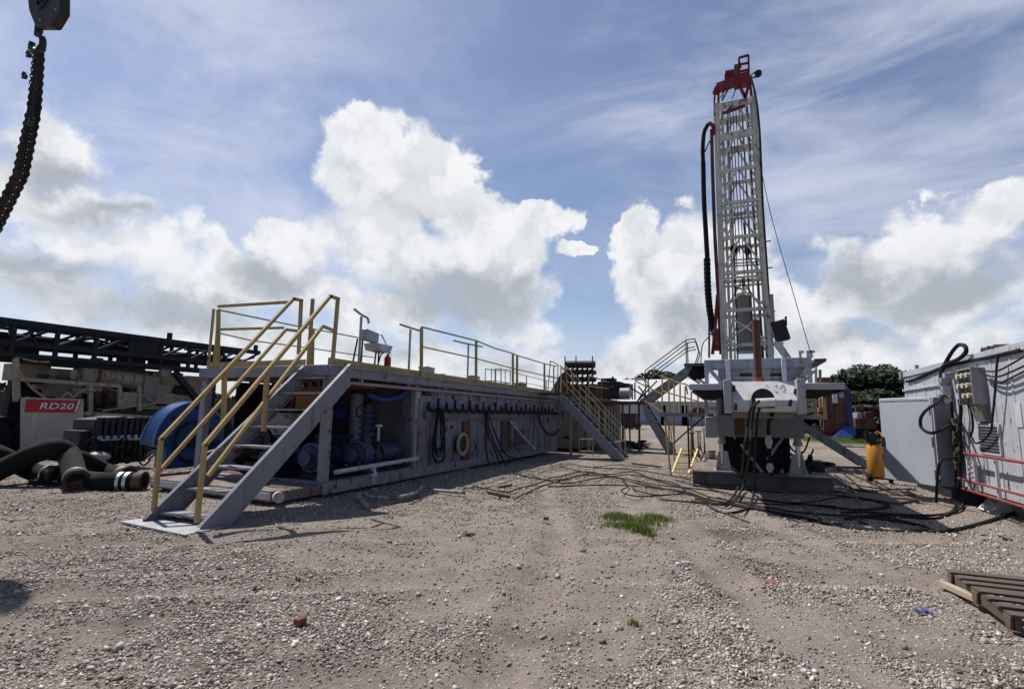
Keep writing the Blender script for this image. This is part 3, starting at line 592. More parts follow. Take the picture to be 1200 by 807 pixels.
for a, b in (((663,428),(665,461)),((670,431),(672,463)),((690,440),(690,468)),((705,445),(705,469)),((690,440),(705,445)),((690,452),(722,457)),((722,450),(722,469)),((705,445),(722,450))): g2.tube([zz(*a), zz(*b)], .03, 6)
g2.build('guard_rail', paint('brown_rail', (.38,.27,.13), .6, .4, .4), t2)
# manifold rack: rows of black screens
mr = thing('manifold_rack', 'dark brown rack of stacked cylinders standing at the far end of the tanks', 'manifold', (-7.4, 22.5, 2.28))
Ym = 22.5; a = PY(663, 427, Ym); b = PY(697, 427, Ym)
mb = MB(); mb.tube([a, b], .17, 12); mb.build('header_pipe', dark, mr)
for row, zo in enumerate((.33, .66, 1.0)):
    mb = MB()
    for k in range(6):
        t = (k+.5)/6; c = a.lerp(b, t)-V(0,0,zo); mb.cyl(c+V(0,-.18,0), c+V(0,.35,0), .115, 10); mb.cyl(c, c+V(0,0,.30), .05, 6)
    mb.tube([a-V(0,0,zo), b-V(0,0,zo)], .035, 6); mb.build('cylinder_row', dark, mr)
mb = MB(); mb.box(a.x-.5, b.x, Ym+.1, Ym+.9, 2.285, 2.9); mb.prism([V(a.x-.9, Ym, 2.285), V(a.x, Ym, 2.285), V(a.x+.1, Ym, a.z-.2), V(a.x-.3, Ym, a.z-.5)], (0,.6,0)); mb.build('rack_body', rust, mr)
for k in range(3): c = a.lerp(b, (.02,.4,.96)[k]); MB().tube([c+V(0,-.2,-1.3), c+V(0,-.2,.35)], .03, 6).build('upright', rust, mr)
me_ = thing('deck_engine', 'black diesel engine with round grey air tank at the right end of the tank walkway', 'engine', (-6.3, 25.5, 2.28))
Yn = 25.0
def bx(px0, px1, py0, py1, Y, d, name, mat, par, bv=.01): a = PY(px0, py0, Y); b = PY(px1, py1, Y); return MB().box(a.x, b.x, Y, Y+d, b.z, a.z).build(name, mat, par, bv)
bx(700, 727, 447, 467, Yn, 1.2, 'engine_block', dark, me_); bx(704, 720, 443, 447, Yn+.2, .6, 'rocker_cover', dark, me_); bx(722, 737, 449, 458, Yn+.3, .8, 'radiator', dark, me_)
mb = MB(); c = PY(726,461,Yn); d = PY(738,461,Yn); mb.tube([c, c+V(.05,0,0), d, d+V(.08,0,0)], [.15,.28,.28,.15], 16); mb.build('air_tank', galv, me_)
mb = MB()
for k in range(5): c = PY(703+k*4, 455, Yn-.05); mb.cyl(c, c+V(0,0,.18), .07, 8)
c = PY(718, 441, Yn+.4); mb.tube([PY(718,446,Yn+.4), c], .05, 8); mb.build('injector', rust, me_)
# stair 2: runs sideways down from the deck
s2 = stairs('staircase', 'grey staircase with pale yellow rails coming down sideways at the long tank far end', V(-3.42,18.0,0), V(-5.72,18.0,2.36), (0,1,0), .95, 10, grey)
MB().box(-6.54, -5.6, 17.98, 19.0, 2.26, 2.31).build('landing_plate', grate, s2)
prail = paint('pale_yellow_rail', (.48,.38,.20), .6, .4, .4)
for Y in (18.0, 18.9):
    a = V(-3.55, Y, 1.05); b = V(-5.7, Y, 3.3); mb = MB(); mb.tube([V(-3.5,Y,.1), a, b, V(-5.95,Y,3.3), V(-5.95,Y,2.3)], .026, 6); h = mb.build('handrail', prail, s2)
    MB().tube([a-V(0,0,.5), b-V(0,0,.5)], .022, 6).build('mid_rail', prail, h)
    for t in (.33, .66): c = a.lerp(b, t); MB().tube([c, c-V(0,0,1.05)], .022, 6).build('rail_post', prail, h)
# frames standing by the stair foot
fr = MB()
for px in (679, 695): q = G(px, 533); fr.tube([q, q+V(0,0,1.25)], .025, 6)
a, b = G(679,533), G(695,533)
for z in (.15, .6, 1.2): fr.tube([a+V(0,0,z), b+V(0,0,z)], .02, 6)
fr.build('yellow_frame', prail, label='low yellow pipe frame standing behind the sideways staircase', cat='frame')
mb = MB(); 
for k in range(5): q = G(664, 528); mb.ring(q+V(.02*k,.1*k,.28+.03*k), (.5,1,.3), .34-.02*k, .28-.02*k, .05, 18)
mb.build('cable_bundle', cablem, label='dark bundle of cable rings on the ground at the far end of the long tank', cat='cable bundle')
# walkway link and stairs up to the rig floor
s4 = stairs('staircase', 'grey staircase coming down to the gravel left of the yellow platform', V(-2.2,22.5,0), V(-3.4,22.5,2.15), (0,1,0), .9, 9, grey)
s3 = stairs('staircase', 'grey staircase climbing to the rig floor with four thin dark handrail lines', V(-3.55,22.5,2.12), V(-1.55,22.5,3.62), (0,1,0), .9, 7, grey)
s3.location.z = 0
for ch in s3.children: pass
for Y in (22.5, 23.4):
    for dz in (1.15, .8):
        mb = MB(); a = V(-3.3,Y,2.3+dz); b = V(-1.6,Y,3.55+dz); mb.tube([a, b, V(-1.25,Y,3.6+dz)], .024, 6)
        if dz > 1: mb.tube([a, a-V(0,0,1.15)], .024, 6); mb.tube([b, b-V(0,0,1.1)], .024, 6); mb.tube([V(-1.25,Y,4.75), V(-1.1,Y,4.2), V(-1.25,Y,3.7)], .024, 6)
        mb.build('handrail', dark, s3)
for Y in (22.5, 23.4):
    mb = MB(); mb.tube([V(-2.3,Y,1.0), V(-3.4,Y,3.1), V(-3.9,Y,3.1)], .024, 6); mb.tube([V(-2.25,Y,.1), V(-2.3,Y,1.0)], .024, 6); mb.build('handrail', prail, s4)
mb = MB(); mb.box(-5.3, -3.35, 22.45, 23.5, 2.02, 2.12); mb.build('landing', rust, s4)
for x in (-5.2, -4.3, -3.6): MB().box(x-.04, x+.04, 22.5, 22.58, 0, 2.02).build('landing_post', rust, s4)
# crossed braces and rusty posts by the landing
mb = MB()
for a, b in (((741,450),(741,468)),((748,452),(760,468)),((760,450),(748,468)),((744,448),(744,468)),((735,452),(765,470)),((770,446),(745,472))): mb.tube([PY(*a,23), PY(*b,23)], .035, 6)
mb.build('folded_rails', rust, label='tangle of rusty folded handrails at the landing left of the far staircases', cat='rails')

# ------------------------------------------------------------------ yellow platform left of the rig
yp = thing('access_platform', 'yellow railed access platform on thin posts left of the drilling rig', 'platform', (-1.0, 14.3, 0))
YP = 14.0; pale_y = paint('platform_yellow', (.55,.41,.15), .6, .3, .35)
MB().box(-1.72, -.42, YP, YP+1.1, 1.50, 1.60).build('platform_plate', grey, yp)
def ybar(p, q, Y=YP, r=.022, mat=pale_y, name='rail_post'): MB().tube([PY(*p, Y), PY(*q, Y)], r, 6).build(name, mat, yp)
for px, y0, y1 in ((776,441,485),(784,446,527),(790,449,540),(797,450,487),(803,452,487),(810,458,540),(818,462,486)): ybar((px,y0),(px,y1), YP+random.uniform(0,.9))
g0 = PY(779,492,YP); ft = V(g0.x+.12, YP, 0); MB().tube([g0, ft], .026, 6).build('leg', pale_y, yp)
g0 = PY(806,490,YP+1); MB().tube([g0, V(g0.x, YP+1, 0)], .026, 6).build('leg', rust, yp)
for a, b, Y in (((776,441),(790,446),YP),((784,446),(804,450),YP),((804,450),(820,463),YP),((776,458),(818,470),YP),((755,470),(776,482),YP+.9),((744,446),(776,462),YP+.6),((804,452),(806,462),YP+.5)): ybar(a, b, Y, .02, name='guard_rail')
ybar((826,487),(786,522), YP, .02, dark, 'brace'); ybar((755,560-15),(785,556), YP-.3, .015, rust, 'brace') if False else None
ld = thing('step_ladder', 'bright yellow short ladder leaning under the yellow platform', 'ladder', G(797,550))
for o in (0, .42): MB().bar(G(788,553)+V(o,0,.0), G(788,553)+V(o+.22,.5,.62), .05, .03).build('ladder_rail', byellow, ld)
mb = MB()
for t in (.15, .4, .65, .9): a = G(788,553).lerp(G(788,553)+V(.22,.5,.62), t); mb.bar(a, a+V(.42,0,0), .03, .03)
mb.build('rungs', byellow, ld)
# rusty screw jacks, bucket, bin between platform and rig
for i, (px, py, h) in enumerate(((812,541,.95),(819,540,1.0),(826,536,1.05),(821,531,.9),(813,532,1.1))):
    q = G(px, py); mb = MB(); mb.tube([q+V(0,0,.12), q+V(0,0,h*.5), q+V(0,0,h*.52), q+V(0,0,h)], [.03,.03,.02,.02], 8)
    for k in range(3): t = k*2.1+i; mb.tube([q+V(0,0,.3), q+V(.16*math.cos(t), .16*math.sin(t), 0)], .014, 5)
    mb.box(q.x-.09, q.x+.09, q.y-.05, q.y+.05, h, h+.03)
    mb.build('pipe_stand', rust, label='rusty tripod jack stand clustered between the yellow platform and the rig', cat='jack stand', group='rusty jack stands left of the rig')
q = PY(818,484,14.9); mb = MB(); mb.prism([q+V(-.28,0,-.08), q+V(.25,0,-.08), q+V(.22,0,.10), q+V(0,0,.18), q+V(-.22,0,.06)], (0,.5,0)); mb.build('tool_tray', redrust, label='dark red tray of parts on top of the rusty jack stands', cat='tray')
q = G(834,537); mb = MB(); mb.tube([q, q+V(0,0,.30), q+V(0,0,.31), q+V(0,0,.03)], [.11,.15,.135,.095], 18); mb.build('bucket', paint('bucket_plastic', (.38,.33,.27), .6, 0, .5), label='beige plastic bucket beside the left jack of the rig', cat='bucket')
q = G(826,541); mb = MB(); mb.ball(q+V(0,0,.07), .07, (1,1,.9)); mb.cyl(q+V(0,0,.1), q+V(0,0,.2), .03, 8); mb.build('plastic_bottle', white, label='white plastic bottle on the ground beside the beige bucket', cat='bottle')

# ================================================================== DRILLING RIG
tank_grey, tank_grey2 = grey, grey2
grey = paint('rig_grey', (.31,.33,.375), .5, .55, .6); grey2 = paint('rig_light_grey', (.40,.415,.445), .5, .58, .6)
rig = thing('drilling_rig', 'white lattice mast drilling rig on a grey jacked carrier with broad deck wings', 'drilling rig', (.5, 12.4, 0))
D0 = 9.35; ZD = 2.06; WL = PY(807.5,450,D0).x; WR = PY(990,450,D0).x; BL_ = PY(848,460,D0).x; BR_ = PY(943,460,D0).x
mb = MB()
for x0, x1 in ((WL,BL_-.01),(BR_+.01,WR)): mb.box(x0, x1, D0, 14.2, ZD-.07, ZD); mb.box(x0, x1, D0-.02, D0+.03, ZD-.10, ZD+.004); 
mb.build('deck_wing', grey2, rig, .005)
for x0, x1 in ((WL+.02,BL_-.02),(BR_+.02,WR-.02)):
    mb = MB()
    for y in np.arange(D0+.5, 14.1, .6): mb.box(x0, x1, y, y+.05, ZD-.14, ZD-.072)
    mb.box(x0+(.02 if x0 < 0 else .5), x0+(.07 if x0 < 0 else .55), D0+.1, 14.1, ZD-.13, ZD-.073)
    mb.build('wing_joist', dark, rig)
mb = MB(); mb.box(BL_-.008, BR_+.008, D0+.45, 14.2, ZD-.12, ZD); mb.build('deck_plate', grey, rig)
# front box: white slanted face, brackets
mb = MB(); x0, x1 = BL_+.12, BR_-.12; ZF = PY(895,468.5,D0-.1).z; ZQ = PY(895,484.5,D0-.1).z; ZT = ZD+.05
prof = [(D0-.05, ZQ+.03), (D0-.10, ZQ+.09), (D0-.10, ZF), (D0+.22, ZT), (D0+.44, ZT), (D0+.44, ZQ+.03)]
mb.prism([V(x0, y, z) for y, z in prof], (x1-x0, 0, 0)); mb.build('front_box', white, rig, .008)
for xa in (BL_, BR_-.12):
    mb = MB(); mb.prism([V(xa, y, z) for y, z in ((D0-.13, ZQ), (D0-.13, ZT+.01), (D0+.45, ZT+.01), (D0+.45, ZQ))], (.12, 0, 0)); mb.build('bracket', grey2, rig, .006)
cx = PY(893,460,D0).x
mb = MB(); arc = [V(cx+.16*math.cos(t), D0-.14, ZF-.0+.17*math.sin(t)) for t in np.linspace(0, math.pi, 14)]+[V(cx-.16, D0-.14, ZF-.13), V(cx+.16, D0-.14, ZF-.13)]
mb.prism(arc, (0, .42, 0)); mb.build('throat', winblack, rig)
mb = MB(); outer = [V(cx+.165*math.cos(t), D0-.145, ZF+.175*math.sin(t)) for t in np.linspace(0, math.pi, 14)]
mb.tube(outer, .010, 6); mb.build('throat_rim', dark, rig)
a = PY(886,472,D0-.27); b = PY(908,471,D0-.27); mb = MB(); mb.cyl(a, b, .07, 20); mb.cyl(b, b+V(.012,0,0), .05, 20); mb.build('cathead', white, rig)
for p in ((860,455),(932,459),(862,476),(925,472)):
    q = PY(*p, D0-.05); mb = MB(); q.y = D0-.16 if p[1] > 465 else D0+.02; mb.tube([q+V(0,.1,-.05), q+V(0,-.12,.03)], .025, 8); mb.build('bolt', dark, rig)
mb = MB(); 
for k in range(14): q = PY(914+random.uniform(-6,8), 456+random.uniform(-4,5), D0+.06); t = (q.z-ZF)/(ZT-ZF); y = D0-.10+.32*t-.004; mb.tube([V(q.x,y,q.z), V(q.x+random.uniform(-.05,.05), y+.32*.03/.29, q.z+.03)], .008, 4)
mb.build('scuff_mark', paint('scuff', (.36,.36,.36), .7, 0, .3), rig)
# belly plate
mb = MB(); mb.box(-.28, 1.38, 12.05, 13.9, 1.10, 1.56); mb.box(x0, x1, D0+.46, 12.0, 1.5, 1.9); mb.build('belly_box', paint('belly_paint', (.20,.20,.225), .55, .45, .6), rig, .01)
mb = MB(); mb.box(.08, .27, 12.035, 12.048, 1.12, 1.53); mb.build('rust_stain_plate', rust, rig)
mb = MB(); mb.box(-.12, 1.22, 13.3, 22.5, .38, 1.09); mb.box(-.25, 1.35, 14.3, 23, 1.12, 2.02); mb.box(.1, .95, 12.9, 13.29, .22, 1.09); mb.build('carrier_and_shade', navy, rig)  # carrier body plus near-black boxes added as the shade under the deck
mb = MB()
for k in range(18): c = V(random.uniform(-.1,1.2), random.uniform(12.75,13.3), random.uniform(.3,1.05)); mb.tube(spline([c, c+V(.1,0,-.2), c+V(.3,.05,-.25), c+V(.45,0,.1)], 4), .02, 6)
mb.build('hydraulic_lines', rubber, rig)
for y in (15.6, 16.9, 21.2):
    for x in (-.18, 1.25):
        w = MB(); w.tube([V(x-.12,y,.52), V(x-.11,y,.52), V(x+.11,y,.52), V(x+.12,y,.52)], [.44,.51,.51,.44], 24); wo = w.build('wheel', rubber, rig); MB().cyl(V(x-.13,y,.52), V(x+.13,y,.52), .24, 16).build('rim', grey2, wo)
# jacks
for s, xj, top in ((0, PY(846,540,12.4).x, 1.58), (1, PY(936,540,12.4).x, 1.56)):
    mb = MB(); mb.cyl(V(xj,12.4,.95), V(xj,12.4,2.0), .075, 16); mb.cyl(V(xj,12.4,.93), V(xj,12.4,1.0), .095, 16); j = mb.build('jack', grey, rig)
    MB().cyl(V(xj,12.4,.5), V(xj,12.4,.93), .048, 14).build('jack_rod', chrome, j)
    f = MB(); xb = xj+(-.02 if s else .03)
    for dx in (-.16, .13): f.prism([V(xb+dx,12.28,.335), V(xb+dx,12.62,.335), V(xb+dx*.6,12.5,.76), V(xb+dx*.6,12.36,.76)], (.02,0,0))
    f.prism([V(xb-.17,12.38,.336), V(xb+.17,12.38,.336), V(xb+.09,12.38,.77), V(xb-.09,12.38,.77)], (0,.02,0)); f.box(xb-.2, xb+.2, 12.2, 12.66, .333, .352)
    f.build('jack_foot', grey2, j)
for xj, yj in ((-.02, 14.6), (1.0, 14.6)):
    f = MB(); f.prism([V(xj-.2,yj,.0), V(xj+.2,yj,.0), V(xj+.1,yj,.7), V(xj-.1,yj,.7)], (0,.25,0)); f.cyl(V(xj,yj+.12,.7), V(xj,yj+.12,1.3), .06, 12); f.build('rear_jack', grey2, rig)
mb = MB(); mb.tube([PY(868,520,12.7), PY(893,553,12.7)], .03, 8); mb.tube([PY(922,506,12.7), PY(899,538,12.7)], .03, 8); mb.tube([PY(855,505,13), PY(900,556,13.4)], .03, 8); mb.build('brace', grey2, rig)
# centre hydraulic line with pale couplings
x = PY(900,500,11.9).x; mb = MB(); mb.tube([V(x-.06,D0+.3,ZQ), V(x-.03,11.2,1.42), V(x,11.9,1.2), V(x,11.9,.8), V(x+.02,11.9,.34)], .035, 10); mb.build('drain_line', rubber, rig)
for z, l in ((1.02,.26),(.50,.18)):
    mb = MB(); mb.tube([V(x,11.9,z-l/2), V(x,11.9,z-l/4), V(x,11.9,z-l/4+.01), V(x,11.9,z+l/4), V(x,11.9,z+l/4+.01), V(x,11.9,z+l/2)], [.045,.045,.07,.07,.05,.05], 12); mb.build('coupling', white, rig)
# crossbeam over the deck
YB = 12.4; a = PY(825,421,YB); b = PY(951,419,YB); zt = (a.z+b.z)/2; zl = zt-.22
mb = MB(); mb.box(a.x, b.x, YB, YB+.25, zl, zt); mb.box(a.x, b.x, YB-.012, YB, zl+.0, zl+.02); mb.build('crossbeam', grey, rig, .008)
mb = MB(); c = PY(856,449,YB+.1); d = PY(922,449,YB+.1)
mb.box(c.x-.25, d.x+.35, YB+.08, YB+.12, ZD+.003, zl-.003); 
mb.build('back_plate', grey, rig)
for p in (867, 903): q = PY(p, 439, YB+.06); MB().box(q.x, q.x+.24, YB+.055, YB+.078, q.z-.03, q.z+.03).build('slot', winblack, rig)
MB().box(c.x, d.x, YB+.045, YB+.078, 2.36, 2.40).build('rib', grey2, rig)
for p in (853.5, 919): q = PY(p, 437, YB-.06); MB().box(q.x-.045, q.x+.045, YB-.10, YB-.015, ZD+.002, zt-.03).build('upright', pale, rig, .005)
for (p, q) in (((829,430),(846,449)), ((948,430),(930,449))): MB().bar(PY(*p, YB-.03), PY(*q, YB-.03), .06, .08).build('diagonal', grey, rig)
for p in (828, 949): q = PY(p, 437, YB+.04); MB().box(q.x-.04, q.x+.04, YB+.0, YB+.09, ZD+.002, zl-.003).build('end_post', grey2, rig)
# side catwalk edges in dark grating
mb = MB(); a = PY(805,433,13.5); b = PY(828,433,13.5); mb.box(a.x, b.x, 12.6, 15.2, 2.68, 2.74); mb.build('catwalk', grate, rig)
mb = MB(); a = PY(952,428,13.0); b = PY(965,426,13.0); mb.box(a.x, b.x, 12.6, 14.4, 2.72, 2.78); mb.build('catwalk', grate, rig)
mb = MB(); pts = [PY(808+i*4, 436+2*math.sin(i*1.7), 12.9) for i in range(6)]; mb.tube(pts, [.09,.16,.19,.17,.18,.1], 10); mb.build('cable_reel', rubber, rig)
for p, q in (((812,440),(826,449)),((806,440),(820,449)),((950,430),(938,449)),((957,432),(940,449))): MB().tube([PY(*p,12.9), PY(*q,12.9)], .03, 6).build('catwalk_strut', grey2, rig)
for px, m_, y0, y1 in ((956,pale,430,449),(961,paint('post_tan',(.42,.36,.24),.6,.3,.5),433,449)): MB().tube([PY(px,y0,13), PY(px,y1,13)], .03, 6).build('catwalk_post', m_, rig)
# wing supports and electrical junctions under the wings
for px, y1, m_ in ((827,505,grey2),(833,470,grey2),(954,486,byellow if 0 else pale_y),(965,491,pale_y),(986,455,grey2)):
    q = PY(px, 462, 12.9); e = PY(px, y1, 12.9); MB().box(q.x-.035, q.x+.035, 12.87, 12.94, e.z, ZD-.1).build('wing_post', m_, rig)
for px0, px1 in ((829,845),(942,952)):
    mb = MB()
    for k in range(7):
        q = PY(random.uniform(px0,px1), random.uniform(467,483), 12.6); mb.cbox(q, .10, .1, .07)
    a = PY(px0,478,12.6); b = PY(px1,478,12.6); mb.tube([a,b], .025, 6); mb.tube([a+V(0,0,.18), b+V(0,0,.18)], .02, 6); mb.build('valve_bank', galv, rig)
a = PY(826,488,12.6); b = PY(845,513,12.6); MB().box(a.x, b.x-.06, 12.6, 13.2, b.z, a.z).build('side_tank', grey, rig, .01)
a = PY(940,486,12.7); b = PY(966,491,12.7); MB().box(a.x, b.x, 12.7, 13.0, b.z, a.z).build('step', grey2, rig)
# I-beam under the jacks
bm = MB(); bm.box(-.82, 1.87, 12.2, 12.62, .295, .332); bm.box(-.82, 1.87, 12.2, 12.62, .0, .03); bm.box(-.82, 1.87, 12.33, 12.36, .03, .30)
for x in (-.6, 1.0): bm.box(x, x+.02, 12.22, 12.33, .03, .30)
bm.build('steel_beam', paint('beam_steel', (.10,.10,.108), .55, .45, .6), label='dark grey steel beam laid on the gravel under the front jacks of the rig', cat='beam', bevel=.004)
mb = MB(); a = G(862,541,.1); mb.box(-.25, 1.2, 13.3, 13.55, .04, .16); mb.box(-.2, .5, 13.9, 14.2, .10, .22); mb.build('timber_mat', pale, label='pale timbers lying across the ground under the rig', cat='timber')
# rusty standpipe on the deck
q = PY(889, 449, D0+.38); t = PY(888.5, 375, D0+.38)
sp = thing('rusty_pipe', 'rusty upright pipe with red base standing in front of the lattice mast', 'pipe', (q.x, q.y, ZT))
MB().cyl(V(q.x,q.y,ZT+.01), V(q.x,q.y,t.z), .062, 18).build('pipe_body', paint('rusty_pipe_paint', (.11,.045,.03), .8, .55, .4, rc=(.12,.05,.03)), sp)
MB().cyl(V(q.x,q.y,ZT), V(q.x,q.y,ZT+.08), .09, 18).build('base_ring', paint('ring_red', (.28,.08,.055), .6, .1, .3), sp)
# ---- mast
YF, YK = 18.6, 19.9
B0, B1 = PY(848,415,YF), PY(903.5,415,YF); T0, T1 = PY(838.5,121,YF), PY(883.5,114,YF)
zb, ztop = 2.0, (T0.z+T1.z)/2
def legx(z, s):
    t = (z-B0.z)/(T0.z-B0.z); return (B0.x+(T0.x-B0.x)*t) if s == 0 else (B1.x+(T1.x-B1.x)*t)
def legy(z, b): t = (z-2)/(ztop-2); return YF+.12*t if b == 0 else YK-.12*t
def mp(z, s, b=0): return V(legx(z, s), legy(z, b), z)
for s in (0, 1):
    for b in (0, 1): MB().bar(mp(zb, s, b), mp(ztop+.05, s, b), .17 if b == 0 else .13, .15).build('mast_leg', mastw, rig)
for s in (0, 1):
    mb = MB(); o = V(.22 if s == 0 else -.22, .45, 0); mb.bar(mp(zb, s)+o, mp(ztop, s)+o, .09, .09); mb.build('guide_rail', mastw, rig)
    mb = MB(); o = V(.36 if s == 0 else -.36, .9, 0); mb.bar(mp(zb, s)+o, mp(ztop, s)+o, .06, .06); mb.build('guide_rail', mastw, rig)
bz = [PY(865, y, YF).z for y in (119,156,197,236,277,319,363,404)]
for i, z in enumerate(bz):
    mb = MB(); h = .24 if i in (0, 1) else .11
    for b in (0, 1): mb.bar(mp(z,0,b), mp(z,1,b), .10, h)
    for s in (0, 1): mb.bar(mp(z,s,0), mp(z,s,1), .10, h)
    if i in (3, 5): 
        z2 = z-.17
        for b in (0, 1): mb.bar(mp(z2,0,b), mp(z2,1,b), .06, .07)
    mb.build('mast_girt', mastw, rig)
for i in range(7):
    za, zc = bz[i]-.05, bz[i+1]+.05
    mb = MB()
    for b in (0, 1):
        m = (mp(za,0,b)+mp(za,1,b))/2
        if i in (5, 6) and b == 0: mb.bar(mp(za,0,b), mp(zc,1,b), .055, .055); mb.bar(mp(za,1,b)+V(0,.05,0), mp(zc,0,b)+V(0,.05,0), .055, .055)
        else:
            for s in (0, 1): mb.bar(m+V(.04 if s else -.04,0,0), mp(zc,s,b), .058, .058)
    for s in (0, 1):
        if i % 2: mb.bar(mp(za,s,0), mp(zc,s,1), .055, .055)
        else: mb.bar(mp(za,s,1), mp(zc,s,0), .055, .055)
        k = mp(zc+.42, s); e = mp(zc, s)+V(.30 if s == 0 else -.30,0,0); mb.bar(k, e, .05, .05)
    mb.build('mast_brace', mastw, rig)
for px, yb_, rr_, mt in ((852,410,.035,mastw),(856,405,.025,galv),(899,410,.035,mastw),(894,405,.022,dark),(866,330,.02,galv),(882,330,.02,galv)):
    f = (px-848)/55.; zt2 = ztop-.1; zb2 = 2.4 if yb_ > 400 else 6.5; MB().tube([mp(zb2,0).lerp(mp(zb2,1), f)+V(0,.25,0), mp(zt2,0).lerp(mp(zt2,1), f)+V(0,.25,0)], rr_, 6).build('mast_pipe', mt, rig)
# drill lines inside
for k in range(6):
    f = .30+.08*k; a = mp(ztop+.3,0).lerp(mp(ztop+.3,1), f)+V(0,.45+.05*(k%2),0); b = mp(5.6+.8*(k%3),0).lerp(mp(5.6+.8*(k%3),1), f)+V(0,.45+.05*(k%2),0)
    MB().tube([a, b], .018, 5).build('drill_line', paint('line_steel', (.05,.055,.09), .5, 0, .2) if k == 0 else bpy.data.materials['line_steel'], rig)
for px in (860, 877):
    q = PY(px, 292, YF+.45); mb = MB(); mb.cyl(q+V(0,-.05,0), q+V(0,.05,0), .13, 16); mb.prism([q+V(-.12,-.05,-.02), q+V(0,-.05,-.23), q+V(.12,-.05,-.02), q+V(.04,-.05,.2), q+V(-.04,-.05,.2)], (0,.1,0)); mb.tube([q, q+V(0,0,.5)], .018, 5); mb.tube([q, q-V(0,0,.6)], .01, 5)
    mb.build('sheave_block', dark, rig)
mb = MB(); a, b = PY(855,305,YF+.4), PY(887,303,YF+.4)
for dz in (0, -.12, -.22): mb.bar(a+V(0,0,dz), b+V(0,0,dz), .06, .04)
mb.build('travelling_frame', mastw, rig)
a, b = PY(861,346,YF+.5), PY(884,411,YF+.5); MB().box(a.x, b.x, YF+.5, YF+.9, b.z, a.z).build('winch_housing', paint('housing_grey', (.30,.30,.29), .5, .2, .5), rig, .01)
MB().box(a.x-.02, b.x+.1, YF+.44, YF+.9, b.z-.05, b.z-.003).build('housing_base', white, rig)
q = PY(868,345,YF+.45); mb = MB(); mb.box(q.x-.12, q.x+.12, YF+.4, YF+.5, q.z-.04, q.z+.05); mb.build('yellow_clamp', byellow, rig)
mb = MB(); q = PY(871,340,YF+.45); mb.tube([q, q+V(0,0,.45)], .03, 6); mb.tube([q+V(-.25,0,.12), q+V(.05,0,0)], .03, 6); mb.build('swivel', dark, rig)
mb = MB(); mb.tube([mp(8.2,0)+V(.78,.1,0), mp(2.8,0)+V(.97,.1,0)], .028, 6); mb.tube([mp(7,0)+V(.45,.1,0), mp(2.8,0)+V(.43,.1,0)], .024, 6); mb.build('winch_line', dark, rig)
mb = MB()
for a, b in (((855,405),(862,345)),((887,405),(880,360)),((850,410),(860,395)),((896,410),(888,390)),((862,383),(885,382))): mb.bar(PY(*a,YF+.3), PY(*b,YF+.3), .055, .055)
mb.build('lower_frame', mastw, rig)
# crown
cr = MB(); Yc = YF+.45
def C_(x, y): return PY(x, y, Yc)
cr.bar(C_(838,110), C_(841,103), .18, .18); cr.bar(C_(840,104), C_(862,96), .26, .28); cr.bar(C_(860,97), C_(878,93), .36, .40)
cr.bar(C_(842,106), C_(842,121), .08, .08); cr.bar(C_(838,108), C_(837,121), .06, .06); cr.bar(C_(866,100), C_(874,116), .10, .10); cr.bar(C_(879,94), C_(873,116), .10, .10); cr.bar(C_(878,90), C_(881,115), .08, .08); cr.bar(C_(855,102), C_(846,118), .05, .05)
cr.build('crown_frame', red, rig)
mb = MB(); mb.hexa([C_(849,93)+V(0,0,0), C_(861,91), C_(861,91)+V(0,.5,0), C_(849,93)+V(0,.5,0), C_(849,83), C_(860,81), C_(860,81)+V(0,.5,0), C_(849,83)+V(0,.5,0)]); mb.build('crown_box', red, rig, .01)
mb = MB(); mb.bar(C_(862,97), C_(863,76), .07, .15); mb.build('crown_fin', paint('olive', (.12,.12,.07), .6, .2, .4), rig)
mb = MB()
for a, b in (((866,98),(866,70)),((877.5,96),(877,67)),((866,70),(877,67)),((866,78),(877,76)),((867,86),(877,84)),((867,90),(877,89)),((866,74),(868,82))): mb.bar(C_(*a)-V(0,.1,0), C_(*b)-V(0,.1,0), .065, .065)
mb.build('crown_ladder', red, rig)
mb = MB(); mb.tube([C_(879,89), C_(887,83), C_(890,86)], .025, 6); mb.tube([C_(879,92), C_(888,90)], .025, 6); q = C_(888.5,86.5); mb.cyl(q+V(0,-.06,0), q+V(0,.06,0), .12, 14); mb.build('crown_sheave', dark, rig)
mb = MB()
for a, b in (((855,98),(844,115)),((864,100),(858,116)),((880,95),(886,112)),((882,95),(884,112)),((847,100),(847,118))): mb.tube([C_(*a), C_(*b)], .018, 5)
mb.build('crown_stay', navy, rig)
mb = MB(); mb.bar(PY(847,133,YF-.08), PY(873,124,YF-.08), .08, .09); mb.bar(PY(852,131,YF-.08), PY(858,124,YF-.08), .055, .055); mb.build('crown_spreader', redrust, rig)
# standpipe and rotary hose on the left, cable bundle on the right
def mps(pts, Y, f=6): return spline([PY(*p, Y) for p in pts], f)
mb = MB(); mb.tube(mps(((834,152),(835,200),(838,280),(842,350),(845,415)), YF), .06, 8); mb.build('standpipe', redrust, rig)
mb = MB(); mb.tube(mps(((836,158),(836,149),(832,145),(828,147)), YF), .07, 8); mb.build('gooseneck', red, rig)
mb = MB(); mb.tube(mps(((829,147),(825,156),(823.5,175),(824,190)), YF), .072, 10); mb.tube(mps(((824,190),(825,235),(827,270),(829,305)), YF), .082, 10)
h = mb.build('rotary_hose', rubber, rig)
w = mps(((828.5,303),(829,325),(830,345),(832,365),(836,385),(841,402)), YF, 12); mb = MB(); mb.tube(w, [.112+.010*math.sin(i*2.2) for i in range(len(w))], 10); mb.build('hose_wrap', rubber, h)
mb = MB(); mb.tube(mps(((832,165),(826,178)), YF), .026, 6); mb.build('hose_sling', dark, h)
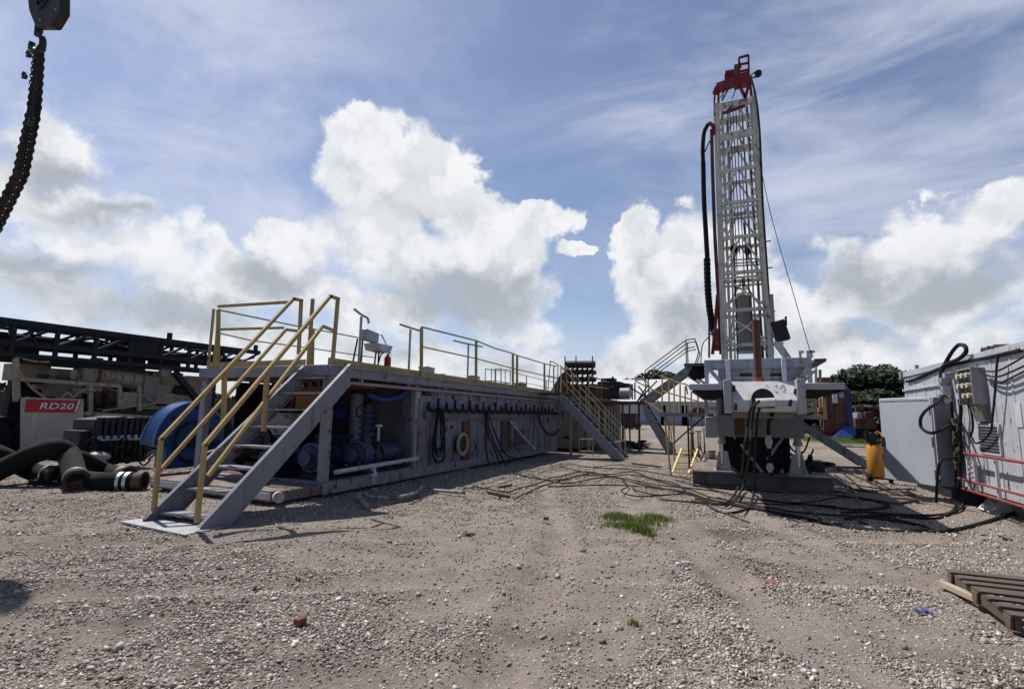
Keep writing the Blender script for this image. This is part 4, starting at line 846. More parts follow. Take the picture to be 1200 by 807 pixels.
mb = MB(); mb.tube(mps(((830,340),(831,380),(831,419)), YF), .035, 6); mb.tube(mps(((838,385),(830,395),(823,405),(821,430)), YF-.5), .02, 6); mb.build('control_line', paint('line_blue', (.08,.09,.16), .5, 0, .3), rig)
mb = MB(); mb.tube(mps(((880,90),(886,115),(890,150),(892,190),(894,240),(898,300),(902,360),(906,415)), YF-.02), .032, 8)
for y in (175,232,283,314,365): q = PY(889+(y-150)*.062, y, YF-.02); mb.tube([q+V(-.04,0,0), q+V(.16 if y > 280 else .03,0,0)], .022, 5)
mb.build('cable_bundle', dark, rig)
mb = MB(); mb.tube(mps(((835,415),(837,395),(841,345)), YF-.1), .06, 6); mb.cbox(PY(840,398,YF-.1), .14, .14, .75); mb.build('red_valve', red, rig)
mb = MB(); mb.bar(PY(904,345,YF), PY(907,395,YF), .14, .1); mb.build('guide_block', paint('guide_tan', (.38,.33,.22), .6, .3, .5), rig)
dw = MB(); a = PY(914,388,YF+.1); dw.cbox(a, .42, .4, .66, Matrix.Rotation(R(-14), 3, 'Y')); dw.cbox(PY(921,376,YF+.1), .06, .1, .3); dw.build('winch_box', dark, rig, .01)
MB().bar(PY(907,372,YF+.1)+V(.13,-.17,0), PY(920,398,YF+.1)+V(.03,-.17,0), .02, .4).build('winch_cover', dark, rig) if False else None
mb = MB(); mb.bar(PY(908,400,YF), PY(922,419,YF), .17, .17); mb.bar(PY(914,402,YF), PY(926,419,YF), .07, .07); mb.bar(PY(907,404,YF), PY(918,402,YF), .08, .08); mb.build('mast_strut', mastw, rig)
for px in (938, 947, 951):
    q = PY(px, 419, 12.5); mb = MB(); mb.tube([V(q.x,12.5,zt), V(q.x,12.5,zt+.14)], .03, 6); mb.cbox(V(q.x+.02,12.5,zt+.13), .1, .06, .05); mb.build('hydraulic_valve', galv, rig)
cable('guy_wire', 'thin steel guy wire from the mast down to the right', 'guy wire', [PY(890,190,YF), PY(905,258,YF-.3), PY(930,345,YF-1.2), PY(950,414,YF-2)], .011, mat=dark, n=4)
# side stair on the right of the carrier
s5 = stairs('staircase', 'grey staircase coming down to the right of the rig carrier', V(4.15,19.5,0), V(2.0,19.5,1.55), (0,1,0), .9, 6, tank_grey, depth=.2)
MB().box(1.36, 2.05, 19.45, 20.5, 1.46, 1.54).build('landing_plate', grate, s5)
mb = MB(); q = G(963,545); 
for k in range(9): mb.tube(spline([q+V(random.uniform(-.35,.35), random.uniform(-.4,.4), random.uniform(.03,.1)) for _ in range(5)], 5), .03, 6)
mb.build('hose_heap', cablem, label='heap of black hose on the ground under the right wing of the rig', cat='hose heap')
mb = MB(); a = G(948,552,0); mb.box(a.x, a.x+.42, a.y+.1, a.y+.8, 0, .28); mb.cyl(V(a.x+.1,a.y+.3,.28), V(a.x+.1,a.y+.3,.42), .06, 10); mb.build('battery_box', dark, label='low black box beside the right jack of the rig', cat='box', bevel=.01)
# cables pouring out of the front throat
lab = 'black hydraulic hose hanging from the rig front box down to the gravel'
for i, pts in enumerate(([(889,470,D0-.3),(880,478,D0-.35),(876,500,D0-.3),(872,530,D0-.2)], [(891,469,D0-.3),(884,476,D0-.4),(881,500,D0-.35),(878,532,D0-.2)], [(893,470,D0-.2),(888,485,D0-.25),(886,510,D0-.2),(884,540,D0)])):
    P = [PY(*p) for p in pts]
    tail = [(((868,562)),((858,583)),((842,590)),((815,584))), ((872,565),(862,586),(848,591),(810,587)), ((884,570),(880,590),(870,598),(850,602))][i]
    P += [G(*p, .16 if k == 0 else .03) for k, p in enumerate(tail)]; cable('hydraulic_hose', lab, 'hose', P, .022, 'hoses hanging from the rig front box')

grey, grey2 = tank_grey, tank_grey2
# ================================================================== CONTAINER (generator house) on the right
KX, KY0, KY1, KZ0, KZ1 = 3.87, 5.2, 15.0, .34, 2.63
kb = thing('generator_house', 'pale grey steel equipment house on a skid with louvre and red pipe rails', 'equipment house', (KX+1.2, 10, 0))
kp = paint('house_paint', (.47,.485,.53), .42, .52, .35, bump=.2, dc=(.26,.25,.24))
mb = MB(); mb.box(KX, KX+2.44, KY0, KY1, KZ0, KZ1); mb.build('wall', kp, kb, .01)
mb = MB(); y = KY0+.3
while y < KY1: mb.box(KX-.010, KX, y, y+.05, KZ0+.12, KZ1-.14); y += .62
mb.build('wall_rib', kp, kb, .004)
mb = MB(); mb.box(KX-.03, KX+.02, KY0, KY1+.01, KZ1-.12, KZ1+.004); mb.box(KX-.045, KX-.002, KY0, KY1, KZ0-.004, KZ0+.12); mb.box(KX-.04, KX-.002, 12.3, KY1, 2.18, 2.23); mb.build('rail_beam', kp, kb, .006)
for y in (KY1-.1,): mb = MB(); mb.box(KX-.07, KX+.1, y, y+.14, KZ1-.16, KZ1+.03); mb.box(KX-.02, KX+.05, y-.9, y-.85, KZ1, KZ1+.1); mb.build('corner_casting', grey2, kb, .005)
mb = MB(); mb.box(KX+.35, KX+.5, KY0, KY1, .0, KZ0-.004)
for y in (6.2, 7.6, 9.0, 10.2, 11.3): mb.prism([V(KX+.02,y,KZ0-.004), V(KX+.34,y,KZ0-.004), V(KX+.34,y,.0), V(KX+.22,y,.0)], (0,.04,0))
mb.build('skid', grey2, kb)
for i, y in enumerate((6.0, 8.9, 11.2)): MB().prism([V(KX+.34,y,0), V(KX+.05,y,0), V(KX+.34,y,KZ0-.006)], (0,.5,0)).build('gusset', pale, kb)
lv = MB(); a = PX(1147,498,KX-.03); b = PX(1172,532,KX-.03); ya, yb = min(a.y,b.y), max(a.y,b.y); z1 = PX(1160,499,KX-.03).z; z0 = PX(1160,530,KX-.03).z
MB().box(KX-.034, KX-.003, ya-.05, yb+.05, z0-.04, z1+.04).build('louvre_frame', kp, kb, .004)
for k in range(9): z = z0+(z1-z0)*(k+.5)/9; lv.box(KX-.042, KX-.0345, ya, yb, z-.014, z+.014)
lv.build('louvre', winblack, kb)
mb = MB(); a = PX(1193,480,KX-.02); mb.box(KX-.012, KX-.002, a.y-.05, a.y+.12, a.z-.25, a.z+.1); mb.build('notice_plate', white, kb)
# red rails folded against the wall
redr = paint('faded_red', (.30,.05,.05), .5, .25, .5, rc=(.12,.04,.03))
XR = KX-.16
for nm, a, b, r in (('top_rail',(1130,531),(1180,541),.024),('red_rail',(1123,560),(1180,576),.020),('red_rail',(1128,572),(1180,588),.020)):
    p = PX(*a, XR); q = PX(*b, XR); q = p+(q-p)*1.9; z = (p.z+q.z)/2; p.z = q.z = PX(*a, XR).z; MB().tube([p, q], r, 8).build(nm, redr, kb)
for px, y0, y1 in ((1134,532,574),(1142,534,577),(1168,540,584)):
    p = PX(px, y0, XR+.06); MB().box(XR+.03, XR+.07, p.y-.02, p.y+.02, .32, PX(px,y0,XR).z).build('rail_stile', pale, kb)
mb = MB()
for k in range(6): p = PX(1137, 541+k*6, XR+.06); mb.box(XR+.035, XR+.12, p.y-.12, p.y+.08, p.z-.012, p.z+.012)
mb.build('rungs', pale, kb)
# electrical box
ea, eb = PX(1120,433,3.68), PX(1137,433,3.68); ya, yb = min(ea.y,eb.y), max(ea.y,eb.y); z1 = PX(1128,432,3.68).z; z0 = PX(1128,474,3.68).z
mb = MB(); mb.box(3.68, KX-.003, ya, ya+.02, z0, z1); mb.box(3.68, KX-.003, yb-.02, yb, z0, z1); mb.box(3.68, KX-.003, ya+.02, yb-.02, z1-.02, z1); mb.box(3.73, KX-.003, ya+.02, yb-.02, z0+.01, z1-.021)
mc = MB(); mc.box(3.712, 3.729, ya+.03, yb-.03, z0+.03, z1-.04)
eb_ = mb.build('socket_cabinet', paint('cabinet_grey', (.30,.30,.32), .5, .4, .5), kb)
mc.build('socket_panel', dark, eb_)
for r_ in range(3):
    for c_ in range(3):
        if r_ == 2 and c_ == 2: continue
        y = ya+.10+(yb-ya-.2)*c_/2; z = z1-.12-r_*.17; mb = MB(); mb.cyl(V(3.712,y,z), V(3.66,y,z), .036, 12); mb.cyl(V(3.66,y,z), V(3.64,y,z), .043, 12); mb.build('socket', paint('socket_cream', (.55,.50,.36), .5, 0, .3) if r_+c_ == 0 else bpy.data.materials['socket_cream'], eb_)
ya2 = ya+.0; mb = MB(); mb.prism([V(3.74,ya2,z0-.003), V(KX-.003,ya2,z0-.003), V(KX-.003,ya2,z0-.28), V(3.80,ya2,z0-.28)], (0,(yb-ya)*.6,0)); mb.build('junction_hood', paint('hood_brown', (.20,.18,.15), .7, .5, .6), kb)
mb = MB()
for k in range(9): p = PX(1107+random.uniform(-3,4), 440+k*5, KX-.1); mb.cbox(p, .12, .12, .09); 
mb.tube([PX(1106,436,KX-.08), PX(1110,480,KX-.08), PX(1116,540,KX-.08), PX(1118,560,KX-.08)], .03, 6)
mb.build('conduit', galv, kb)
mb = MB()
for k in range(12): p = PX(1119+random.uniform(-4,6), 492+k*5, KX-.1); mb.cbox(p, .09, .09, .06, Matrix.Rotation(k, 3, 'X'))
mb.cbox(PX(1120,520,KX-.06), .08, .14, .9)
mb.build('breaker_gear', paint('gear_brown', (.07,.05,.045), .6, .5, .6), kb)
# protruding cabinet with the big door
dA = CAM+ray(1094,515)*9.6; dB = CAM+ray(1033,512)*10.85; dC = PX(1118,515,KX-.06); dd = V(dB.x-dA.x, dB.y-dA.y, 0).normalized(); dn_ = V(-dd.y, dd.x, 0)
def dq(u, o, z): w_ = (V(dB.x, dB.y, 0)-V(dA.x, dA.y, 0)).length; p = V(dA.x, dA.y, 0)+dd*(u*w_)+dn_*o; return V(p.x, p.y, z)
e2 = (V(dC.x, dC.y, 0)-V(dA.x, dA.y, 0)).normalized(); MB().prism([dq(0,0,.30)+e2*.05, V(dC.x,dC.y,.30), V(dC.x,dC.y,1.94), dq(0,0,1.94)+e2*.05], V(e2.y,-e2.x,0)*-.03).build('door_return', paint('return_grey', (.20,.21,.24), .5, .3, .5), kb, .004)
dr = MB().prism([dq(0,0,.285), dq(1,0,.285), dq(1,0,1.95), dq(0,0,1.95)], dn_*-.045).build('door', paint('door_paint', (.50,.525,.585), .4, .08, .25, bump=.12, dc=(.36,.37,.40), fs=.35), kb, .012)
MB().prism([dq(.94,.002,.95), dq(.98,.002,.95), dq(.98,.002,1.15), dq(.94,.002,1.15)], dn_*.03).build('door_handle', dark, dr)
for z in (.5, 1.1, 1.7): MB().cyl(dq(.01,.014,z-.09), dq(.01,.014,z+.09), .018, 8).build('hinge', grey2, dr)
MB().prism([dq(.03,.001,1.88), dq(.97,.001,1.88), dq(.97,.001,1.90), dq(.03,.001,1.90)], dn_*.005).build('edge_seam', grey2, dr)
mb = MB(); mb.box(KX+.06, KX+2.3, 11.9, 14.9, .0, KZ0-.006); mb.build('under_house_shade', navy, kb)  # near-black box standing in for the shade under the house
for y_ in (6.6, 9.35, 10.95): MB().box(KX-.016, KX-.0105, y_, y_+.012, KZ0+.14, KZ1-.16).build('wall_seam', dark, kb)
# loops of cable on the house
def kc(pts, r, X=KX-.10, lab=None, grp=None, name='cable'):
    return cable(name, lab, 'cable', [PX(*p, X) for p in pts], r, grp)
kc([(1102,446),(1104,435),(1112,418),(1122,405),(1130,405),(1132,412),(1124,420),(1112,425),(1104,431),(1103,440),(1105,462)], .035, lab='thick black cable rising in a loop above the roof edge of the equipment house')
cable('cable', cat='cable', r=.028, pts=[PX(x_, y_, KX-d_) for x_, y_, d_ in ((1105,462,.10),(1098,472,.4),(1086,480,.62),(1079,490,.68),(1080,501,.68),(1090,507,.62),(1102,504,.45),(1113,498,.2),(1118,500,.1))], label='thick black cable hanging in a big loop over the open grey door')
kc([(1148,432),(1158,435),(1170,434),(1184,427),(1210,412)], .014, lab='uppermost thin black cable sagging along the wall from the socket cabinet', name='wall_cable')
kc([(1148,434),(1158,440),(1170,441),(1184,436),(1210,424)], .014, lab='second thin black cable sagging along the wall from the socket cabinet', name='wall_cable')
kc([(1148,436),(1160,446),(1172,448),(1184,443),(1210,430)], .014, lab='lowest thin black cable sagging along the wall from the socket cabinet', name='wall_cable')
kc([(1170,415),(1168,430),(1166,460),(1163,490),(1161,505),(1152,516),(1143,519),(1139,512)], .016, lab='thin black cable dropping from the roof edge across the louvre', name='wall_cable')
kc([(1124,468),(1126,480),(1125,500),(1126,530),(1124,560),(1122,580)], .028, lab='black cable dropping from under the socket cabinet to the ground', name='drop_cable')
kc([(1115,470),(1117,500),(1119,520),(1121,545),(1121,575)], .025, lab='black cable running down beside the grey door return', name='drop_cable')
kc([(1126,455),(1132,470),(1138,482),(1140,500),(1137,512)], .018, lab='curved black cable below the open sockets', name='wall_cable')
cable('drop_cable', cat='cable', r=.024, pts=[PX(x_, y_, KX-d_) for x_, y_, d_ in ((1122,536,.12),(1110,537,.3),(1102,541,.48),(1099,555,.5))]+[G(1097,588,.02)], label='black cable bent like a hook in front of the door return')
kc([(1062,447),(1075,443),(1090,436),(1106,430),(1130,424),(1156,419),(1196,410)], .028, KX-.03, lab='black cable laid along the top edge of the equipment house', name='roof_cable')
mb = MB(); P = [PX(*p, KX+.15) for p in ((1086,434),(1096,431),(1104,429),(1118,424),(1130,420),(1142,419),(1150,419))]
for k in range(5): mb.tube(spline([p+V(random.uniform(-.05,.1), 0, random.uniform(-.03,.05)) for p in P], 4), .03, 6)
mb.build('roof_cable_bundle', cablem, label='black cable bundle lying on the roof of the equipment house', cat='cable bundle')
rb = MB(); a = PX(1158,417,KX+.2); b = PX(1174,412,KX+.2); 
for k in range(9): p = a.lerp(b, k/8); rb.cbox(p+V(0,0,random.uniform(0,.06)), .2, .12, .12, Matrix.Rotation(k*.7, 3, 'X'))
q = PX(1168,405,KX+.2); rb.tube([q+V(0,0,-.2), q], .02, 6); rb.build('roof_fitting', rust, label='rusty dark fitting on the roof edge at the right', cat='fitting')
kc([(1121,536),(1128,535)], .02, lab='short stub cable at the left end of the top red rail', name='stub_cable') if False else None

# ------------------------------------------------------------------ air compressor
q = G(1029,565); ac = thing('air_compressor', 'yellow upright air compressor on small black wheels with a black motor on top', 'air compressor', q)
mb = MB(); mb.tube([q+V(0,0,.10), q+V(0,0,.15), q+V(0,0,.22), q+V(0,0,.82), q+V(0,0,.90), q+V(0,0,.93)], [.08,.16,.20,.20,.15,.05], 24); mb.build('tank', oryel, ac)
mb = MB(); mb.box(q.x-.16, q.x+.10, q.y-.12, q.y+.14, .93, .99); mb.cyl(q+V(-.05,-.13,1.09), q+V(-.05,.15,1.09), .10, 14)
for k in range(5): mb.box(q.x-.2+.0, q.x-.12, q.y-.1+k*.05, q.y-.08+k*.05, 1.0, 1.22)
mb.build('motor', dark, ac)
mb = MB(); mb.ring(q+V(.10,0,1.10), (1,.4,0), .10, .085, .03, 18); mb.tube(spline([q+V(.0,0,1.17), q+V(.08,0,1.22), q+V(.15,0,1.12), q+V(.13,0,.95)], 4), .012, 6); mb.build('belt_guard', oryel, ac)
for s in (-.2, .24): mb = MB(); c = q+V(s, -.1, .10); mb.cyl(c-V(.03,0,0), c+V(.03,0,0), .10, 16); mb.build('wheel', rubber, ac)
mb = MB(); mb.tube([q+V(.2,-.1,.1), q+V(-.2,-.1,.1)], .02, 6); mb.build('axle', dark, ac); MB().tube([q+V(-.08,.17,.14), q+V(-.08,.17,.0)], .03, 6).build('foot', dark, ac)
mb = MB(); 
for k, t in enumerate(np.linspace(-1.2, -.6, 5)):
    c = q+V(.202*math.cos(-1.0+k*.13), .202*math.sin(-1.0+k*.13), .62); mb.cbox(c, .012, .03, .14)
mb.build('faded_lettering', dark, ac)

# ================================================================== LEFT: drill truck, belt guard, hoses
LX = -20.; tr = thing('drill_truck', 'cream drill truck with red striped side panel and black lattice mast folded flat', 'drill truck', (LX-1.2, 12, 0))
def L(px, py, X=LX): return PX(px, py, X)
mtop = lambda y, z0=0: L(17,373).z+(y-L(17,373).y)*((L(306,411).z-L(17,373).z)/(L(306,411).y-L(17,373).y))
ys0, ys1 = L(-40,368).y, L(304,411).y
truss_parts = []
def chord(X, dz, w, nm='mast_chord'): MB().bar(V(X, ys0, mtop(ys0)+dz), V(X, ys1, mtop(ys1)+dz), w, w*1.0).build(nm, navy, tr)
for X in (LX, LX-1.1): chord(X, -.1, .17); chord(X, -.75, .16); chord(X, -1.10, .13)
n = 9; mb = MB(); mc = MB()
for k in range(n):
    a = ys0+(ys1-ys0)*k/n; b = ys0+(ys1-ys0)*(k+1)/n
    for X, m_ in ((LX, mb), (LX-1.1, mc)):
        m_.bar(V(X,a,mtop(a)-.1), V(X,a,mtop(a)-1.1), .11, .1); m_.bar(V(X,a,mtop(a)-.75), V(X,b,mtop(b)-.12), .09, .08)
        if k % 3 == 1: m_.hexa([V(X-.02,a,mtop(a)-.75), V(X+.02,a,mtop(a)-.75), V(X+.02,b,mtop(b)-.75), V(X-.02,b,mtop(b)-.75), V(X-.02,a,mtop(a)-.1), V(X+.02,a,mtop(a)-.1), V(X+.02,b,mtop(b)-.1), V(X-.02,b,mtop(b)-.1)]) if k == 4 else m_.bar(V(X,a+.3,mtop(a)-.12), V(X,a+.6,mtop(a)-.75), .09, .08)
    mc.bar(V(LX,a,mtop(a)-1.1), V(LX-1.1,a,mtop(a)-1.1), .08, .08)
    if k in (1, 4, 5, 8): mc.bar(V(LX-.55,a,mtop(a)-.9), V(LX-.55,a+(b-a)*random.uniform(.5,1),mtop(b)-.9), .4, .36)
    mc.tube([V(LX-.3,a,mtop(a)-.3-.2*(k%3)), V(LX-.3,b,mtop(b)-.3-.2*(k%2))], .05, 6)
mb.build('mast_web', navy, tr); mc.build('mast_web', navy, tr)
mb = MB(); mb.bar(V(LX-.6,ys0,mtop(ys0)-.55), V(LX-.6,ys1-.5,mtop(ys1)-.6), .42, .30); mb.bar(V(LX-.4,ys0,mtop(ys0)-1.2), V(LX-.4,ys0+5.2,mtop(ys0+5.2)-1.22), .3, .22); mb.build('feed_cylinder', navy, tr)
for px in (199, 301): q = L(px,392); mb = MB(); mb.cbox(V(LX,q.y,mtop(q.y)+.08), .12, .14, .3); mb.build('mast_lug', navy, tr)
mb = MB(); mb.bar(L(205,436), L(232,470), .22, .2); mb.build('mast_support', navy, tr)
# deck structure
z_deck = L(60,447).z
mb = MB()
mb.bar(L(22,444), L(140,452), .12, .12); mb.bar(L(20,415), L(22,466), .07, .07); mb.bar(L(17,420), L(24,418), .06, .06)
for px, y0, y1 in ((106,449,486),(140,452,478),(163,450,481),(18,420,470)): mb.bar(L(px,y0), L(px,y1), .12, .10)
mb.bar(L(98,484), L(180,489), .14, .12); mb.bar(L(120,481), L(182,472), .05, .05)
mb.build('deck_frame', cream, tr)
mb = MB(); a = L(112,439,LX-.7); b = L(168,446,LX-.7); mb.tube([a, b], .34, 18); 
for t in (.02,.22,.45,.7,.97): c = a.lerp(b, t); mb.tube([c-V(0,.04,0), c+V(0,.04,0)], .37, 18)
mb.cbox(a+V(0,-.3,0), .6, .5, .5); mb.cbox(a+V(0,-.02,.35), .3, .25, .5); mb.build('silencer', cream, tr)
mb = MB(); 
for k in range(6): c = L(108-3*k, 441+random.uniform(-5,5), LX-.6); mb.cbox(c, .3, .3, .25, Matrix.Rotation(k, 3, 'X'))
mb.build('valve_cluster', paint('tan_machinery', (.30,.23,.14), .6, .4, .5), tr)
def lbox(px0, px1, py0, py1, X, d, name, mat, bv=.015):
    a = PX(px0, py0, X); b = PX(px1, py1, X); return MB().box(X-d, X, a.y, b.y, b.z, a.z).build(name, mat, tr, bv)
lbox(180, 206, 437, 474, LX-.4, 1.2, 'oil_tank', cream); lbox(170, 182, 440, 480, LX-.3, .8, 'cooler', paint('cooler_grey', (.20,.19,.17), .6, .3, .5)); lbox(206, 216, 440, 476, LX-.5, 1., 'cab_panel', cream)
lbox(24, 58, 425, 447, LX-.9, 1.0, 'machinery_cover', paint('cover_tan', (.30,.24,.17), .6, .4, .6)); lbox(60, 104, 436, 462, LX-1.2, 1.0, 'engine_cover', paint('cover_grey', (.22,.22,.21), .6, .3, .5)); lbox(60, 96, 449, 466, LX-.6, .5, 'engine', paint('engine_tan', (.22,.19,.14), .7, .4, .6))
lbox(144, 162, 459, 476, LX-.3, .5, 'control_cabinet', creamp); lbox(112, 140, 456, 476, LX-1., .5, 'gearbox', paint('gear_grey', (.17,.17,.19), .6, .3, .5)); lbox(220, 245, 440, 480, LX-.8, .9, 'rear_frame', paint('rear_tan', (.24,.21,.16), .7, .4, .6))
for pts in (((20,432),(35,452),(52,466)),((70,470),(78,460),(86,466)),((26,420),(40,423),(58,424)),((150,470),(165,462),(178,470)),((85,466),(98,456),(112,458)),((182,470),(200,462),(214,468))): MB().tube(spline([L(*p) for p in pts], 5), .035, 6).build('hose', cream, tr)
rm2 = [cream, dark, rust, grey2, paint('tan_part', (.26,.21,.14), .6, .4, .6)]
for k in range(46):
    c = L(random.uniform(22,235), random.uniform(434,486), LX-random.uniform(.15,1.1)); a = random.choice((0,0,1))
    (MB().cyl(c, c+V(0,random.uniform(.2,.7),0), random.uniform(.05,.16), 12) if a else MB().cbox(c, .2, random.uniform(.12,.6), random.uniform(.08,.4))).build('fitting', random.choice(rm2), tr)
lbox(17, 250, 428, 490, LX-1.5, .3, 'rear_bulkhead', navy); lbox(60, 215, 425, 440, LX-.5, .6, 'mast_rest_beam', navy)
lbox(95, 300, 480, 500, LX-.2, .3, 'side_beam', dark)

lbox(-40, 215, 488, 524, LX-.5, 1.4, 'chassis', navy); lbox(205, 300, 478, 512, LX-.6, 1.3, 'chassis', dark)
for px in (-15, 40, 190, 255):
    c = PX(px, 505, LX-.1); c.z = .55; w = MB(); w.tube([c-V(.18,0,0), c-V(.16,0,0), c+V(.16,0,0), c+V(.18,0,0)], [.48,.55,.55,.48], 22); w.build('wheel', rubber, tr)
# side panel with lettering
a, b = L(24,466), L(97,467); z0 = .12; zt_ = (a.z+b.z)/2
yA, yB = L(20,520).y, L(94,520).y
pn = MB().prism([V(LX+.25, yA, z0), V(LX+.25, yB, z0), V(LX+.05, b.y, zt_), V(LX+.05, a.y, zt_)], (-.06, 0, 0)).build('side_panel', creamp, tr, .008)
fx = lambda z: LX+.25-.2*(z-z0)/(zt_-z0)
def panelpt(u, v, o=.004): 
    z = z0+(zt_-z0)*v; y = (yA+(a.y-yA)*v)*(1-u)+(yB+(b.y-yB)*v)*u; return V(fx(z)+o, y, z)
MB().prism([panelpt(.07,.97), panelpt(.97,.97), panelpt(.89,.73), panelpt(.05,.73)], (.006,0,0)).build('red_stripe', paint('stripe_red', (.42,.02,.03), .45, 0, .15), pn)
wl = paint('letter_white', (.72,.70,.68), .5, 0, .1)
MB().prism([panelpt(.905,.96,.012), panelpt(.94,.96,.012), panelpt(.87,.74,.012), panelpt(.835,.74,.012)], (.003,0,0)).build('white_slash', wl, pn)
cu = bpy.data.curves.new('lettering', 'FONT'); cu.body = 'RD20'; cu.size = .33; cu.shear = .25; cu.offset = .005; cu.extrude = .004; cu.space_character = 1.06; cu.align_x = 'CENTER'; cu.align_y = 'CENTER'
to = bpy.data.objects.new('lettering_curve', cu); COL.objects.link(to); bpy.context.view_layer.update()
tm = bpy.data.meshes.new_from_object(to.evaluated_get(bpy.context.evaluated_depsgraph_get())); bpy.data.objects.remove(to)
tc_ = panelpt(.53, .845, .016); U = (panelpt(.9,.85)-panelpt(.3,.85)).normalized(); W = (panelpt(.6,.95)-panelpt(.6,.75)).normalized()
Mx = Matrix((U, W, U.cross(W))).transposed().to_4x4(); Mx.translation = tc_-Vector(tr.location); tm.transform(Mx @ Matrix.Diagonal((1.13, .84, 1, 1))); tm.materials.clear(); tm.materials.append(wl)
for poly in tm.polygons: poly.material_index = 0
to = bpy.data.objects.new('lettering', tm); COL.objects.link(to); to.parent = pn

# black ribbed machine behind the hoses
X = -14.2; pm = thing('mud_pump', 'black ribbed mud pump block between the truck panel and the blue guard', 'pump', (X-.3, 9.4, 0))
a, b = PX(112,489,X), PX(176,492,X); mb = MB(); mb.prism([V(X,a.y,.12), V(X,b.y,.12), V(X,b.y,b.z-.15), V(X,(a.y+b.y)/2,a.z+.04), V(X,a.y,a.z-.05)], (-.9,0,0)); mb.build('pump_body', dark, pm, .02)
for k in range(9):
    y = a.y+(b.y-a.y)*(k+.5)/9; mb = MB(); mb.box(X+.004, X+.09, y-.045, y+.045, .25, a.z-.08); mb.cyl(V(X+.05,y,a.z-.1), V(X+.05,y,a.z+.0), .07, 10); mb.build('fluid_module', dark, pm)
mb = MB(); 
for k in range(8): y = a.y+(b.y-a.y)*(k+.5)/8; mb.cyl(V(X+.09,y,.78), V(X+.15,y,.78), .05, 8)
mb.tube([V(X+.12,a.y+.1,.72), V(X+.12,b.y-.1,.72)], .03, 6); mb.build('bolt_row', galv, pm)
mb = MB(); c = PX(165,490,X-.3); mb.prism([PX(140,489,X), PX(160,489,X), PX(177,496,X), PX(176,498,X), PX(160,492,X)], (-.5,0,0)); mb.build('cover_lip', pale, pm)
mb = MB(); mb.box(X-.8, X-.1, PX(98,500,X).y, a.y-.02, .1, .95); mb.build('side_box', dark, pm, .02)
for k in range(14): c = V(X+random.uniform(.02,.3), random.uniform(a.y-.3,b.y), random.uniform(.12,.9)); MB().tube(spline([c, c+V(.12,.1,.12), c+V(.1,.3,-.08), c+V(.15,.45,.05)], 4), .022, 6).build('grease_line', rubber, pm)
# blue belt guard
gx = -12.; gc = V(gx, 8.62, .72); bg = thing('belt_guard', 'big blue rounded belt guard standing left of the staircase', 'belt guard', (gx-.2, 8.4, 0))
arc = [V(gx, gc.y-.95*math.cos(t), gc.z+.95*math.sin(t)) for t in np.linspace(-.05, math.pi*.62, 24)]
poly = arc+[V(gx, gc.y+.8, gc.z+.5), V(gx, gc.y+.8, .12), V(gx, gc.y-.62, .12), V(gx, gc.y-.62, gc.z-.12)]
MB().prism(poly, (-.42,0,0)).build('guard_shell', blue, bg, .02)
mb = MB(); mb.tube([p+V(-.0,0,0) for p in arc], .022, 6); mb.tube([p+V(-.42,0,0) for p in arc], .022, 6); mb.build('rim_edge', paint('rim_lit_blue', (.10,.22,.45), .35, .1, .3), bg)  # paler blue puts the sunlit look of the rim into its colour
mb = MB(); mb.ring(gc+V(.02,0,0), (1,0,0), .5, .44, .04, 24); mb.cyl(gc+V(0,0,0), gc+V(.1,0,0), .16, 18)
for k in range(8): t = k*.785; c = gc+V(.0, .8*math.cos(t), .8*math.sin(t)); mb.cyl(c, c+V(.03,0,0), .03, 6) if c.z > .15 else None
mb.build('hub_ring', navy, bg)
mb = MB(); 
for k in range(14): c = V(gx-.1+random.uniform(-.3,.3), random.uniform(9.2,10.6), random.uniform(.3,1.5)); mb.cbox(c, .3, .3, .2, Matrix.Rotation(k, 3, 'X')) if k%2 else mb.cyl(c, c+V(.1,.3,.1), .1, 10)
mb.build('drive_gear', blue, bg)
mb = MB()
for k in range(10): c = V(-11.0+random.uniform(-.4,.6), 8.6+random.uniform(-.3,.8), random.uniform(.1,.5)); mb.cyl(c, c+V(.2,.3,.1), .12, 10)
mb.tube([V(-11.6,9.2,.1), V(-10.6,9.0,.1)], .10, 10); mb.build('pipework', dark, label='dark pipework on the ground between the blue guard and the staircase', cat='pipework')

# big rubber hoses
hoserust = paint('flange_rust', (.05,.026,.02), .7, .5, .6)
def bighose(lab, pts, r, clamps, endm=None):
    P = spline(pts, 7); q = P[0]; h = thing('rubber_hose', lab, 'hose', (q.x, q.y, 0)); P2 = spline(pts, 40); MB().tube(P2, [r*(1+.014*(k%2)) for k in range(len(P2))], 20).build('hose_body', rubber, h)
    e = P[-1]; d = (P[-1]-P[-3]).normalized()
    for o in clamps: c = e-d*o; MB().cyl(c-d*.03, c+d*.03, r*1.07, 20).build('clamp', chrome, h)
    mb = MB(); mb.ring(e+d*.02, d, r*1.12, r*.8, .05, 24); mb.tube([e-d*.10, e], r*1.04, 20); mb.build('end_flange', hoserust, h); return h
X = -12.2
bighose('thick black rubber hose arching up and ending in an open flange facing the camera', [PX(-30,566,X-.8), PX(15,543,X-.6), PX(45,530,X-.3), PX(66,525,X), PX(80,532,X+.05), G(87,555,.26), G(90,563,.19)], .185, (.24,), rust)
bighose('black rubber hose with two bright clamps lying behind the front hose', [PX(60,530,X-.4), PX(95,537,X-.2), G(125,551,.15), G(150,556,.15)], .15, (.20,.32))
bighose('black rubber hose with two bright clamps lying in front, nearest the staircase', [G(95,562,.16), G(120,564,.16), G(150,564,.16), G(166,564,.16)], .165, (.22,.34))
bighose('black rubber hose lying low at the left edge of the yard', [PX(-40,520,X-1.5), PX(0,533,X-1), G(40,553,.18), G(68,556,.17)], .17, (.3,))
